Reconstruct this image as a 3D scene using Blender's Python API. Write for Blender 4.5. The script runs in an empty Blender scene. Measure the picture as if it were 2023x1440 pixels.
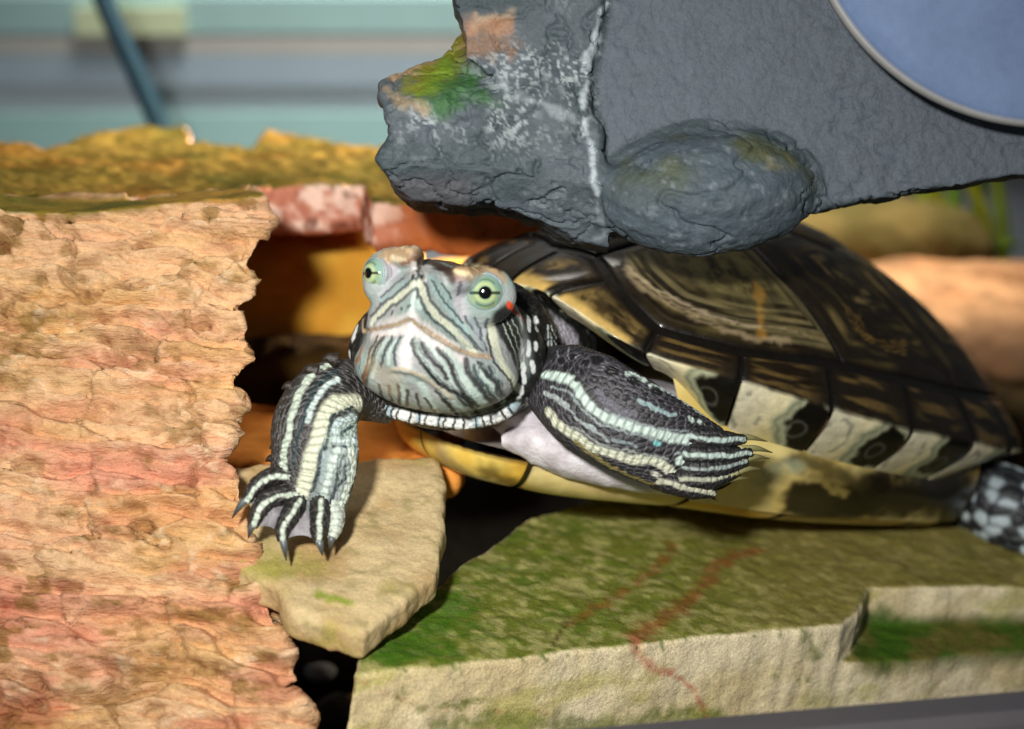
import bpy, math
import numpy as np
import openvdb as vdb

# ------------------------------------------------------------------ camera
W, H = 2023.0, 1440.0
LENS = 65.0
F = W * LENS / 36.0
TH = math.radians(18)
CAM = np.array([0.0, -24.0, 12.0])                    # centimetres
RX = np.array([1.0, 0, 0])
FW = np.array([0, math.cos(TH), -math.sin(TH)])
UP = np.array([0, math.sin(TH), math.cos(TH)])
sc = bpy.context.scene
sc.unit_settings.system = 'METRIC'
cam_d = bpy.data.cameras.new('camera')
cam = bpy.data.objects.new('camera', cam_d)
sc.collection.objects.link(cam)
cam.location = CAM * 0.01
cam.rotation_euler = (math.pi / 2 - TH, 0, 0)
cam_d.lens = LENS
cam_d.sensor_width = 36.0
cam_d.clip_start = 0.005
cam_d.clip_end = 20.0
cam_d.dof.use_dof = True
cam_d.dof.focus_distance = 0.239
cam_d.dof.aperture_fstop = 15.0
sc.camera = cam

# ------------------------------------------------------------------ light
world = bpy.data.worlds.new('World')
sc.world = world
world.use_nodes = True
bg = world.node_tree.nodes['Background']
bg.inputs[0].default_value = (0.85, 0.93, 1.0, 1)
bg.inputs[1].default_value = 0.09


def area(name, loc, aim, size, watts, col):
    d = bpy.data.lights.new(name, 'AREA')
    d.shape = 'DISK'
    d.size = size * 0.01
    d.energy = watts
    d.color = col
    o = bpy.data.objects.new(name, d)
    sc.collection.objects.link(o)
    from mathutils import Vector
    o.location = Vector(loc) * 0.01
    v = Vector(aim) - Vector(loc)
    o.rotation_euler = v.to_track_quat('-Z', 'Y').to_euler()
    return o


area('flash_lamp', (-3.5, -24.0, 16.2), (-1.9, 0.0, 4.2), 1.8, 0.158, (1.0, 0.985, 0.94)).data.spread = math.radians(74)
area('back_fill', (-2.0, 20.0, 32.0), (-2.0, 20.0, 4.0), 16.0, 0.62, (1.0, 0.95, 0.86)).data.spread = math.radians(66)  # unseen overhead fill, added to brighten the wall and stones at the back
area('hollow_fill', (19.0, 15.0, 8.0), (-3.0, 9.8, 3.2), 5.0, 0.30, (1.0, 0.86, 0.64)).data.spread = math.radians(40)  # unseen warm fill from the right, added to light the hollow
sc.view_settings.view_transform = 'Standard'
sc.view_settings.look = 'None'
sc.view_settings.exposure = 0.0
sc.view_settings.gamma = 1.0
sc.cycles.use_denoising = True


# ------------------------------------------------------------------ numeric helpers (centimetres)
def P(px, py, D):
    px, py, D = np.broadcast_arrays(np.asarray(px, float), np.asarray(py, float), np.asarray(D, float))
    return CAM + D[..., None] * (FW + ((px - W / 2) / F)[..., None] * RX - ((py - H / 2) / F)[..., None] * UP)


def proj(X):
    d = X - CAM
    D = d @ FW
    return W / 2 + F * (d @ RX) / D, H / 2 - F * (d @ UP) / D, D


def lin(r, g=None, b=None):
    c = np.array([r, g, b] if g is not None else r, float) / 255.0
    return np.where(c <= 0.04045, c / 12.92, ((c + 0.055) / 1.055) ** 2.4)


def _h(ix, iy, iz, s):
    n = (ix.astype(np.int64) * 374761393 + iy.astype(np.int64) * 668265263 + iz.astype(np.int64) * 2147483647 + s * 974711) & 0xffffffff
    n = ((n ^ (n >> 13)) * 1274126177) & 0xffffffff
    n = ((n ^ (n >> 16)) * 2246822519) & 0xffffffff
    return ((n ^ (n >> 15)) & 0xffffff).astype(np.float32) / np.float32(0xffffff)


def vnoise(X, s=0):
    i = np.floor(X)
    f = (X - i).astype(np.float32)
    i = i.astype(np.int64)
    f = f * f * f * (f * (f * 6 - 15) + 10)
    x, y, z = i[..., 0], i[..., 1], i[..., 2]
    fx, fy, fz = f[..., 0], f[..., 1], f[..., 2]
    def L(a, b, t): return a + (b - a) * t
    c0 = L(L(_h(x, y, z, s), _h(x + 1, y, z, s), fx), L(_h(x, y + 1, z, s), _h(x + 1, y + 1, z, s), fx), fy)
    c1 = L(L(_h(x, y, z + 1, s), _h(x + 1, y, z + 1, s), fx), L(_h(x, y + 1, z + 1, s), _h(x + 1, y + 1, z + 1, s), fx), fy)
    return L(c0, c1, fz) * 2 - 1


def fbm(X, oct=4, s=0, gain=0.5):
    a, t, n = 1.0, 0.0, 0.0
    for k in range(oct):
        t = t + a * vnoise(X * 2.0 ** k, s + k * 17)
        n += a
        a *= gain
    return t / n


def worley(X, s=0, jit=0.9):
    i = np.floor(X).astype(np.int64)
    f1 = np.full(X.shape[:-1], 9.0)
    f2 = np.full(X.shape[:-1], 9.0)
    cid = np.zeros(X.shape[:-1])
    flat = np.ptp(X[..., 2]) < 1e-9
    for dx in (-1, 0, 1):
        for dy in (-1, 0, 1):
            for dz in ((0,) if flat else (-1, 0, 1)):
                jx, jy, jz = i[..., 0] + dx, i[..., 1] + dy, i[..., 2] + dz
                c = np.stack([jx + 0.5 + jit * (_h(jx, jy, jz, s) - 0.5), jy + 0.5 + jit * (_h(jx, jy, jz, s + 1) - 0.5),
                              jz + 0.5 + (0 if flat else jit) * (_h(jx, jy, jz, s + 2) - 0.5)], -1)
                d = np.sqrt(((X - c) ** 2).sum(-1)) if not flat else np.sqrt(((X - c)[..., :2] ** 2).sum(-1))
                near = d < f1
                f2 = np.where(near, f1, np.minimum(f2, d))
                cid = np.where(near, _h(jx, jy, jz, s + 5), cid)
                f1 = np.where(near, d, f1)
    return f1, f2, cid


def sst(a, b, x):
    t = np.clip((x - a) / (b - a), 0, 1)
    return t * t * (3 - 2 * t)


def mix(a, b, t):
    t = np.asarray(t)[..., None]
    return a * (1 - t) + b * t


def resample(pts, n):
    p = np.asarray(pts, float)
    if len(p) == 2:
        return p[0] + np.linspace(0, 1, n)[:, None] * (p[1] - p[0])
    q = np.vstack([2 * p[0] - p[1], p, 2 * p[-1] - p[-2]])
    t = np.linspace(0, len(p) - 1 - 1e-9, n)
    i = t.astype(int)
    t = (t - i)[:, None]
    a, b, c, d = q[i], q[i + 1], q[i + 2], q[i + 3]
    return 0.5 * (2 * b + (c - a) * t + (2 * a - 5 * b + 4 * c - d) * t ** 2 + (3 * b - 3 * c + d - a) * t ** 3)


class NM:
    """a mesh held in arrays: V in centimetres, faces as arrays of quads and triangles, one colour per vertex"""
    def __init__(s, V, quads=None, tris=None, col=(0.5, 0.5, 0.5)):
        s.V = np.asarray(V, float)
        s.Q = np.zeros((0, 4), int) if quads is None else np.asarray(quads, int).reshape(-1, 4)
        s.T = np.zeros((0, 3), int) if tris is None else np.asarray(tris, int).reshape(-1, 3)
        s.C = np.tile(np.asarray(col, float), (len(s.V), 1))
        s._buf = None

    def add(s, o):
        n = len(s.V)
        s.V = np.vstack([s.V, o.V])
        s.Q = np.vstack([s.Q, o.Q + n])
        s.T = np.vstack([s.T, o.T + n])
        s.C = np.vstack([s.C, o.C])
        return s

    def normals(s):
        N = np.zeros_like(s.V)
        if len(s.Q):
            a, b, c, d = (s.V[s.Q[:, k]] for k in range(4))
            n = np.cross(c - a, d - b)
            for k in range(4):
                for ax in range(3):
                    N[:, ax] += np.bincount(s.Q[:, k], n[:, ax], len(s.V))
        if len(s.T):
            a, b, c = (s.V[s.T[:, k]] for k in range(3))
            n = np.cross(b - a, c - a)
            for k in range(3):
                for ax in range(3):
                    N[:, ax] += np.bincount(s.T[:, k], n[:, ax], len(s.V))
        return N / np.maximum(np.linalg.norm(N, axis=1), 1e-12)[:, None]

    def displace(s, d):
        s.V = s.V + s.normals() * np.asarray(d)[:, None]
        s._buf = None
        return s

    # --- markings: a line sketched as picture points is laid on the surface in 3-D and colours what lies within its width
    def buf(s, cell=3.0):
        if s._buf is None:
            x, y, D = proj(s.V)
            gx, gy = np.floor(x / cell).astype(int), np.floor(y / cell).astype(int)
            x0, y0 = gx.min(), gy.min()
            w = gx.max() - x0 + 1
            key = (gy - y0) * w + gx - x0
            o = np.lexsort((D, key))
            k, first = np.unique(key[o], return_index=True)
            s._buf = (k, o[first], x, y)
        return s._buf

    def cast(s, pts):
        k, vi, x, y = s.buf()
        fx, fy = x[vi], y[vi]
        out = []
        for px, py in pts:
            d = (fx - px) ** 2 + (fy - py) ** 2
            out.append(s.V[vi[np.argmin(d)]])
        return np.array(out)

    def dist(s, pts, reach, step=4.0, wob=0.0, wsc=8.0, seed=3):
        p = resample(pts, max(2, int(np.linalg.norm(np.diff(np.asarray(pts, float), axis=0), axis=1).sum() / step) + 1)) if len(pts) > 1 else np.asarray(pts, float)
        q = s.cast(p)
        lo, hi = q.min(0) - reach, q.max(0) + reach
        idx = np.nonzero(((s.V > lo) & (s.V < hi)).all(1))[0]
        X = s.V[idx]
        if wob:
            X = X + wob * np.stack([vnoise(X * wsc, seed), vnoise(X * wsc, seed + 50), vnoise(X * wsc, seed + 90)], 1)
        best = np.full(len(idx), 1e9)
        al = np.zeros(len(idx))
        if len(q) > 1:
            for k in range(len(q) - 1):
                a, ab = q[k], q[k + 1] - q[k]
                t = np.clip(((X - a) @ ab) / max(ab @ ab, 1e-12), 0, 1)
                d = ((X - a - t[:, None] * ab) ** 2).sum(1)
                m = d < best
                best[m] = d[m]
                al[m] = (k + t[m]) / (len(q) - 1)
        else:
            best = ((X - q[0]) ** 2).sum(1)
        return idx, np.sqrt(best), al

    def stroke(s, pts, width, col, soft=0.35, op=1.0, wob=0.012, taper=(1, 1), seed=3, step=4.0, D=24.0):
        hw = 0.5 * width * D / F
        idx, d, al = s.dist(pts, hw * 1.6 + 0.06, step, wob, seed=seed)
        ww = hw * (taper[0] + (taper[1] - taper[0]) * al)
        m = (1 - sst(1 - soft, 1 + soft, d / np.maximum(ww, 1e-4))) * op
        s.C[idx] = mix(s.C[idx], np.asarray(col), m)
        return s


def grid_faces(nu, nv, wrap=False):
    i, j = np.meshgrid(np.arange(nu - 1), np.arange(nv if wrap else nv - 1), indexing='ij')
    j2 = (j + 1) % nv
    return np.stack([i * nv + j, i * nv + j2, (i + 1) * nv + j2, (i + 1) * nv + j], -1).reshape(-1, 4)


def tube(pts, a, b, nu=120, nv=64, caps=True, power=1.0, ref=None):
    """pts: centre line in cm; a: half width across the view, b: half thickness, both in cm along the line"""
    c = resample(pts, nu)
    t = np.linspace(0, 1, nu)
    aa = np.interp(t, np.linspace(0, 1, len(a)), a)
    bb = np.interp(t, np.linspace(0, 1, len(b)), b)
    T = np.gradient(c, axis=0)
    T /= np.linalg.norm(T, axis=1)[:, None]
    ref = FW if ref is None else ref
    S = np.cross(T, ref)
    S /= np.linalg.norm(S, axis=1)[:, None]
    Dp = np.cross(S, T)
    ang = np.linspace(0, 2 * np.pi, nv, endpoint=False)
    ca, sa = np.cos(ang), np.sin(ang)
    ca, sa = np.sign(ca) * np.abs(ca) ** power, np.sign(sa) * np.abs(sa) ** power
    V = c[:, None] + (aa[:, None] * ca)[..., None] * S[:, None] + (bb[:, None] * sa)[..., None] * Dp[:, None]
    m = NM(V.reshape(-1, 3), grid_faces(nu, nv, True))
    arc = np.concatenate([[0], np.cumsum(np.linalg.norm(np.diff(c, axis=0), axis=1))])
    m.u = np.repeat(arc, nv)
    m.v = np.tile(ang, nu) * np.repeat(np.maximum(aa, bb), nv)
    m.t = np.repeat(t, nv)
    m.ang = np.tile(ang, nu)
    if caps:
        n = len(m.V)
        m.V = np.vstack([m.V, c[0], c[-1]])
        j = np.arange(nv)
        m.T = np.vstack([np.stack([j * 0 + n, (j + 1) % nv, j], 1), np.stack([j * 0 + n + 1, (nu - 1) * nv + j, (nu - 1) * nv + (j + 1) % nv], 1)])
        m.C = np.vstack([m.C, m.C[:2]])
        m.u = np.append(m.u, [0, arc[-1]]); m.v = np.append(m.v, [0, 0]); m.t = np.append(m.t, [0, 1]); m.ang = np.append(m.ang, [0, 0])
    m.Q = m.Q[:, ::-1]
    m.T = m.T[:, ::-1]
    return m


# --- solids from distance fields
def smin(a, b, k):
    h = np.clip(0.5 + 0.5 * (b - a) / k, 0, 1)
    return b * (1 - h) + a * h - k * h * (1 - h)


def smax(a, b, k): return -smin(-a, -b, k)


def ell(X, Y, Z, c, r, rot=0.0):
    x, y, z = X - c[0], Y - c[1], Z - c[2]
    if rot:
        ca, sa = math.cos(rot), math.sin(rot)
        x, y = x * ca + y * sa, -x * sa + y * ca
    k0 = np.sqrt((x / r[0]) ** 2 + (y / r[1]) ** 2 + (z / r[2]) ** 2)
    k1 = np.sqrt((x / r[0] ** 2) ** 2 + (y / r[1] ** 2) ** 2 + (z / r[2] ** 2) ** 2)
    return k0 * (k0 - 1) / np.maximum(k1, 1e-6)


def caps(X, Y, Z, a, b, ra, rb):
    a, b = np.array(a, float), np.array(b, float)
    ab = b - a
    t = np.clip(((X - a[0]) * ab[0] + (Y - a[1]) * ab[1] + (Z - a[2]) * ab[2]) / (ab @ ab), 0, 1)
    d = np.sqrt((X - a[0] - t * ab[0]) ** 2 + (Y - a[1] - t * ab[1]) ** 2 + (Z - a[2] - t * ab[2]) ** 2)
    return d - (ra + (rb - ra) * t)


def poly2(X, Y, pts):
    """signed distance to a polygon, X and Y 2-D arrays"""
    p = np.asarray(pts, float)
    d = np.full(X.shape, 1e18)
    s = np.ones(X.shape)
    for k in range(len(p)):
        a, b = p[k], p[k - 1]
        e = b - a
        wx, wy = X - a[0], Y - a[1]
        t = np.clip((wx * e[0] + wy * e[1]) / (e @ e), 0, 1)
        d = np.minimum(d, (wx - e[0] * t) ** 2 + (wy - e[1] * t) ** 2)
        c1, c2, c3 = Y >= a[1], Y < b[1], e[0] * wy > e[1] * wx
        s = np.where((c1 & c2 & c3) | (~c1 & ~c2 & ~c3), -s, s)
    return s * np.sqrt(d)


def prism(d2, Z, z0, z1, rnd):
    """polygon distance d2 (nx,ny,1) extruded between z0 and z1, rounded"""
    dz = np.maximum(z0 - Z, Z - z1)
    a, b = d2 + rnd, dz + rnd
    return np.minimum(np.maximum(a, b), 0) + np.sqrt(np.maximum(a, 0) ** 2 + np.maximum(b, 0) ** 2) - rnd


def mesh_field(d, org, h):
    g = vdb.FloatGrid(background=3.0 * h)
    d = np.clip(d / h, -3, 3).astype(np.float32) * h
    # close the field at the borders of its box
    for ax in range(3):
        sl = [slice(None)] * 3
        for e in (0, -1):
            sl[ax] = e
            d[tuple(sl)] = np.maximum(d[tuple(sl)], 0.5 * h)
            sl[ax] = slice(None)
    g.copyFromArray(d)
    p, t, q = g.convertToPolygons(isovalue=0.0, adaptivity=0.0)
    return np.asarray(p, float) * h + np.asarray(org, float), np.asarray(t, int), np.asarray(q, int)


class PxFrame:
    """a flat modelling frame facing the camera at depth D0; its unit is one photograph pixel at D0 (affine: no perspective)"""
    def __init__(s, D0): s.D0, s.k = D0, D0 / F
    def l(s, px, py, z):
        r = (s.D0 - z * s.k) / s.D0
        return np.array([(px - W / 2) * r, (py - H / 2) * r, z])
    def world(s, L): return CAM + (s.D0 - L[:, 2:3] * s.k) * FW + L[:, 0:1] * s.k * RX - L[:, 1:2] * s.k * UP


def axes_grid(lo, hi, h):
    a = [np.arange(lo[i], hi[i], h, dtype=np.float32) for i in range(3)]
    return a[0][:, None, None], a[1][None, :, None], a[2][None, None, :]


# ------------------------------------------------------------------ objects and materials
COL = sc.collection


def link(o, parent=None):
    COL.objects.link(o)
    if parent is not None:
        o.parent = parent
        o.matrix_parent_inverse = parent.matrix_world.inverted()
    return o


def tag(o, label=None, cat=None, group=None, kind=None):
    if label: o['label'] = label
    if cat: o['category'] = cat
    if group: o['group'] = group
    if kind: o['kind'] = kind
    return o


def build(name, nm, mat, parent=None, smooth=True, origin=None):
    og = nm.V.mean(0) * [1, 1, 0] + [0, 0, nm.V[:, 2].min()] if origin is None else np.asarray(origin, float)
    me = bpy.data.meshes.new(name)
    me.vertices.add(len(nm.V))
    me.vertices.foreach_set('co', ((nm.V - og) * 0.01).astype(np.float32).ravel())
    nq, nt = len(nm.Q), len(nm.T)
    me.loops.add(nq * 4 + nt * 3)
    me.loops.foreach_set('vertex_index', np.concatenate([nm.Q.ravel(), nm.T.ravel()]).astype(np.int32))
    me.polygons.add(nq + nt)
    me.polygons.foreach_set('loop_start', np.concatenate([np.arange(nq) * 4, nq * 4 + np.arange(nt) * 3]).astype(np.int32))
    me.update(calc_edges=True)
    me.polygons.foreach_set('use_smooth', np.full(nq + nt, smooth))
    ca = me.color_attributes.new('Col', 'FLOAT_COLOR', 'POINT')
    ca.data.foreach_set('color', np.hstack([np.clip(nm.C, 0, 1), np.ones((len(nm.V), 1))]).astype(np.float32).ravel())
    me.validate()
    me.materials.append(mat)
    o = bpy.data.objects.new(name, me)
    o.location = og * 0.01
    COL.objects.link(o)
    if parent is not None:
        o.parent = parent
        o.location = og * 0.01 - np.array(parent.matrix_world.translation if parent.type == 'EMPTY' else parent['_at'])
    o['_at'] = list(og * 0.01)
    return o


def empty(name, at):
    o = bpy.data.objects.new(name, None)
    o.location = np.asarray(at) * 0.01
    o.empty_display_size = 0.01
    COL.objects.link(o)
    bpy.context.view_layer.update()
    return o


def material(name, rough=0.6, spec=0.4, bump=0.0, bscale=8.0, stretch=(1, 1, 1), vary=0.25, vscale=3.0, coat=0.0, sss=0.0,
             speck=0.0, bdetail=6.0, col=None, rvary=0.0):
    """procedural surface: its own colouring (attribute or plain) varied by noise, with noise relief; scales in features per cm"""
    m = bpy.data.materials.new(name)
    m.use_nodes = True
    nt = m.node_tree
    n, lk = nt.nodes, nt.links
    bs = n['Principled BSDF']
    bs.inputs['Roughness'].default_value = rough
    bs.inputs['Specular IOR Level'].default_value = spec
    if coat:
        bs.inputs['Coat Weight'].default_value = coat
        bs.inputs['Coat Roughness'].default_value = 0.09
    if sss:
        bs.inputs['Subsurface Weight'].default_value = sss
        bs.inputs['Subsurface Radius'].default_value = (0.0012, 0.0008, 0.0005)
        bs.inputs['Subsurface Scale'].default_value = 1.0
    tc = n.new('ShaderNodeTexCoord')
    mp = n.new('ShaderNodeMapping')
    mp.inputs['Scale'].default_value = [100 * v for v in stretch]
    lk.new(tc.outputs['Object'], mp.inputs['Vector'])
    if col is None:
        at = n.new('ShaderNodeAttribute')
        at.attribute_name = 'Col'
        src = at.outputs['Color']
    else:
        rg = n.new('ShaderNodeRGB')
        rg.outputs[0].default_value = (*col, 1)
        src = rg.outputs[0]
    nz = n.new('ShaderNodeTexNoise')
    nz.inputs['Scale'].default_value = vscale
    nz.inputs['Detail'].default_value = 8
    nz.inputs['Roughness'].default_value = 0.65
    lk.new(mp.outputs[0], nz.inputs['Vector'])
    mr = n.new('ShaderNodeMapRange')
    mr.inputs[1].default_value, mr.inputs[2].default_value = 0.3, 0.7
    mr.inputs[3].default_value, mr.inputs[4].default_value = 1 - vary, 1 + vary
    lk.new(nz.outputs['Fac'], mr.inputs[0])
    mu = n.new('ShaderNodeMix')
    mu.data_type = 'RGBA'
    mu.blend_type = 'MULTIPLY'
    mu.inputs[0].default_value = 1.0
    lk.new(src, mu.inputs[6])
    cb = n.new('ShaderNodeCombineColor')
    for k in range(3): lk.new(mr.outputs[0], cb.inputs[k])
    lk.new(cb.outputs[0], mu.inputs[7])
    out = mu.outputs[2]
    if speck:
        n2 = n.new('ShaderNodeTexNoise')
        n2.inputs['Scale'].default_value = vscale * 9
        n2.inputs['Detail'].default_value = 3
        lk.new(mp.outputs[0], n2.inputs['Vector'])
        r2 = n.new('ShaderNodeMapRange')
        r2.inputs[1].default_value, r2.inputs[2].default_value = 0.35, 0.65
        r2.inputs[3].default_value, r2.inputs[4].default_value = 1 - speck, 1 + speck
        lk.new(n2.outputs['Fac'], r2.inputs[0])
        m2 = n.new('ShaderNodeMix')
        m2.data_type = 'RGBA'
        m2.blend_type = 'MULTIPLY'
        m2.inputs[0].default_value = 1.0
        c2 = n.new('ShaderNodeCombineColor')
        for k in range(3): lk.new(r2.outputs[0], c2.inputs[k])
        lk.new(out, m2.inputs[6])
        lk.new(c2.outputs[0], m2.inputs[7])
        out = m2.outputs[2]
    lk.new(out, bs.inputs['Base Color'])
    if bump:
        nb = n.new('ShaderNodeTexNoise')
        nb.inputs['Scale'].default_value = bscale
        nb.inputs['Detail'].default_value = bdetail
        nb.inputs['Roughness'].default_value = 0.6
        lk.new(mp.outputs[0], nb.inputs['Vector'])
        bp = n.new('ShaderNodeBump')
        bp.inputs['Strength'].default_value = 1.0
        bp.inputs['Distance'].default_value = bump * 0.01
        lk.new(nb.outputs['Fac'], bp.inputs['Height'])
        lk.new(bp.outputs[0], bs.inputs['Normal'])
    if rvary:
        r3 = n.new('ShaderNodeMapRange')
        r3.inputs[1].default_value, r3.inputs[2].default_value = 0.3, 0.7
        r3.inputs[3].default_value, r3.inputs[4].default_value = rough - rvary, rough + rvary
        lk.new(nz.outputs['Fac'], r3.inputs[0])
        lk.new(r3.outputs[0], bs.inputs['Roughness'])
    return m


M_skin = material('wet_skin', rough=0.36, spec=0.45, bump=0.020, bscale=18, vary=0.10, vscale=6, sss=0.06)
M_scute = material('horn_scute', rough=0.45, spec=0.15, bump=0.012, bscale=10, vary=0.24, vscale=5, coat=0.28, rvary=0.08)
M_plast = material('plastron_horn', rough=0.32, spec=0.5, bump=0.006, bscale=8, vary=0.12, vscale=3, coat=0.25)
M_eye = material('eyeball', rough=0.08, spec=0.6, vary=0.08, vscale=12, coat=0.8)
M_claw = material('claw_horn', rough=0.35, spec=0.5, bump=0.004, bscale=12, vary=0.2, vscale=6)
M_lime = material('layered_limestone', rough=0.85, spec=0.2, bump=0.05, bscale=8, stretch=(1, 1, 2.2), vary=0.16, vscale=3.2, speck=0.12)
M_beige = material('pale_stone', rough=0.88, spec=0.2, bump=0.02, bscale=12, vary=0.10, vscale=3, speck=0.10)
M_moss = material('mossy_stone', rough=0.92, spec=0.15, bump=0.022, bscale=16, vary=0.16, vscale=4.5, speck=0.20)
M_grey = material('grey_resin_rock', rough=0.6, spec=0.4, bump=0.035, bscale=10, vary=0.12, vscale=3.0, speck=0.08)
M_blur = material('far_stone', rough=0.9, spec=0.1, bump=0.05, bscale=3, vary=0.14, vscale=0.9)
M_disc = material('blue_grey_plastic', rough=0.45, spec=0.4, bump=0.002, bscale=30, vary=0.10, vscale=0.9, rvary=0.1, speck=0.03)
M_floor = material('black_floor', rough=1.0, spec=0.0, bump=0.05, bscale=4, vary=0.5, vscale=3)
M_wall = material('painted_wall', rough=0.8, spec=0.2, vary=0.10, vscale=0.12)
M_frame = material('grey_frame', rough=0.4, spec=0.4, bump=0.004, bscale=9, vary=0.1, vscale=1.0)
M_wire = material('cable_rubber', rough=0.5, spec=0.4, vary=0.1, vscale=2)
M_plant = material('plant_stem', rough=0.7, spec=0.2, vary=0.3, vscale=1)
#==BODY==

# ================================================================== the setting
def box(lo, hi, col=(0.5, 0.5, 0.5), bev=0.0):
    lo, hi = np.array(lo, float), np.array(hi, float)
    if bev <= 0:
        V = np.array([[x, y, z] for x in (lo[0], hi[0]) for y in (lo[1], hi[1]) for z in (lo[2], hi[2])])
        Q = [[0, 1, 3, 2], [4, 6, 7, 5], [0, 4, 5, 1], [2, 3, 7, 6], [0, 2, 6, 4], [1, 5, 7, 3]]
        return NM(V, Q, None, col)
    n = 9                                                # superellipse-cornered box
    a = np.linspace(-1, 1, 13)
    fs = []
    out = None
    c, h = (lo + hi) / 2, (hi - lo) / 2
    for ax in range(3):
        for sg in (-1, 1):
            u, v = np.meshgrid(a, a, indexing='ij')
            p = np.zeros((13, 13, 3))
            p[..., ax], p[..., (ax + 1) % 3], p[..., (ax + 2) % 3] = sg, u * sg, v
            q = p * h
            inner = np.clip(q, -(h - bev), h - bev)
            d = q - inner
            q = inner + d / np.maximum(np.linalg.norm(d, axis=-1, keepdims=True), 1e-9) * bev * (np.linalg.norm(d, axis=-1, keepdims=True) > 1e-9)
            m = NM((q + c).reshape(-1, 3), grid_faces(13, 13), None, col)
            out = m if out is None else out.add(m)
    return out


nx, ny = 60, 60
gx, gy = np.meshgrid(np.linspace(-45, 45, nx), np.linspace(-16, 29, ny), indexing='ij')
fl = NM(np.stack([gx, gy, -2.5 + 0.12 * fbm(np.stack([gx, gy, gx * 0], -1) * 0.8, 3)], -1).reshape(-1, 3), grid_faces(nx, ny), None, lin(12, 11, 9))
tag(build('tank_floor', fl, M_floor), kind='structure')

wall = box((-45, 29, -3), (45, 30, 48), lin(186, 198, 208))
o = tag(build('back_wall', wall, M_wall, smooth=False), kind='structure')
for nm_, z0, z1, x0, x1, c in (('panel', 4.75, 5.75, -45, 45, lin(152, 188, 188)), ('panel', 4.15, 4.62, -45, 45, lin(172, 174, 170)),
                               ('panel', 4.72, 5.5, -12.3, -9.2, lin(196, 210, 176)), ('panel', 1.0, 2.45, -45, 45, lin(156, 196, 196)),
                               ('panel', 3.25, 4.13, -45, 45, lin(152, 172, 186))):
    thick = 0.3 if x1 > 0 else 0.6
    build(nm_, box((x0, 29 - thick, z0), (x1, 28.99, z1), c), M_wall, o, smooth=False)

# dark teal cable hanging behind the stones
cb = tube(P([150, 205, 250, 290, 318, 326], [-160, 0, 100, 190, 262, 330], 42.0), [0.24] * 3, [0.24] * 3, 50, 20)
cb.C[:] = lin(14, 52, 66)
tag(build('cable', cb, M_wire), 'dark teal cable hanging down behind the mossy stones', 'cable')

# grey frame strip along the bottom of the tank
fr = NM(np.vstack([P([880, 2150, 2150, 880], [1470, 1368, 1378, 1482], 21.2), P([880, 2150, 2150, 880], [1620, 1560, 1560, 1620], 21.2),
                   P([880, 2150, 2150, 880], [1470, 1368, 1560, 1620], 20.2)])[[0, 1, 5, 4]], [[0, 1, 2, 3]])
A_ = P([820, 2200], [1470, 1352], 21.3)
vv, qq = [], []
prof = [(0.0, 0.0), (0.06, 0.05), (0.55, 0.09), (0.72, 0.0), (0.74, -0.3), (0.74, -1.5), (0.0, -1.5)]   # towards the camera, up
for e in A_:
    for a_, b_ in prof: vv.append(e + np.array([0, -a_, b_]))
k = len(prof)
for j in range(k): qq.append([j, (j + 1) % k, k + (j + 1) % k, k + j])
fr = NM(vv, qq, None, lin(96, 92, 96))
fr.T = np.array([[0, j, j + 1] for j in range(1, k - 1)] + [[k, k + j + 1, k + j] for j in range(1, k - 1)])
tag(build('tank_frame', fr, M_frame, smooth=False), 'grey plastic strip running below the pale slab', 'tank frame')


# ================================================================== stones
def plane_frame(p3, along=None):
    c = p3.mean(0)
    n = np.linalg.svd(p3 - c)[2][2]
    n *= np.sign(n[2])
    e1 = RX - n * (RX @ n)
    e1 /= np.linalg.norm(e1)
    return c, e1, np.cross(n, e1), n


class Slab:
    """a stone with a roughly flat top given by corner points; extra lower layers may reach further out"""
    def __init__(s, top, thick, h=0.05, rnd=0.12, layers=(), warp=0.10, wf=0.9, seed=1):
        p3 = np.array([P(*t) for t in top])
        s.c, s.e1, s.e2, s.n = plane_frame(p3)
        B = np.stack([s.e1, s.e2, s.n])

        def on_plane(pts):
            dr = np.array([P(t[0], t[1], 1.0) for t in pts]) - CAM
            return CAM + dr * (((s.c - CAM) @ s.n) / (dr @ s.n))[:, None]
        p3 = on_plane(top)
        loc = (p3 - s.c) @ B.T
        lays = [(loc[:, :2], -thick, 0.0)] + [(((on_plane(pl) - s.c) @ B.T)[:, :2], z0, z1) for pl, z0, z1 in layers]
        allp = np.vstack([l_[0] for l_ in lays])
        lo = np.array([allp[:, 0].min(), allp[:, 1].min(), min(l_[1] for l_ in lays)]) - 0.4
        hi = np.array([allp[:, 0].max(), allp[:, 1].max(), max(l_[2] for l_ in lays)]) + 0.4
        X, Y, Z = axes_grid(lo, hi, h)
        X2, Y2 = np.broadcast_arrays(X[..., 0], Y[..., 0])
        q = np.stack([X2, Y2, X2 * 0 + seed * 3.1], -1)
        X2 = X2 + warp * fbm(q * wf, 4, seed)
        Y2 = Y2 + warp * fbm(q * wf, 4, seed + 5)
        d = None
        for pl, z0, z1 in lays:
            dd = prism(poly2(X2, Y2, pl)[..., None], Z, z0, z1, rnd)
            d = dd if d is None else smin(d, dd, 0.05)
        V, T, Q = mesh_field(d, lo, h)
        s.L = V
        s.m = NM(s.c + V @ B, Q[:, ::-1], T[:, ::-1])
        N = s.m.normals()
        cen = s.m.V - s.c - (V[:, :2].mean(0) @ B[:2])
        if (N * cen).sum(1).mean() < 0:
            s.m.Q, s.m.T = s.m.Q[:, ::-1], s.m.T[:, ::-1]
        s.up = s.m.normals() @ s.n          # 1 on the top, 0 on the sides


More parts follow.
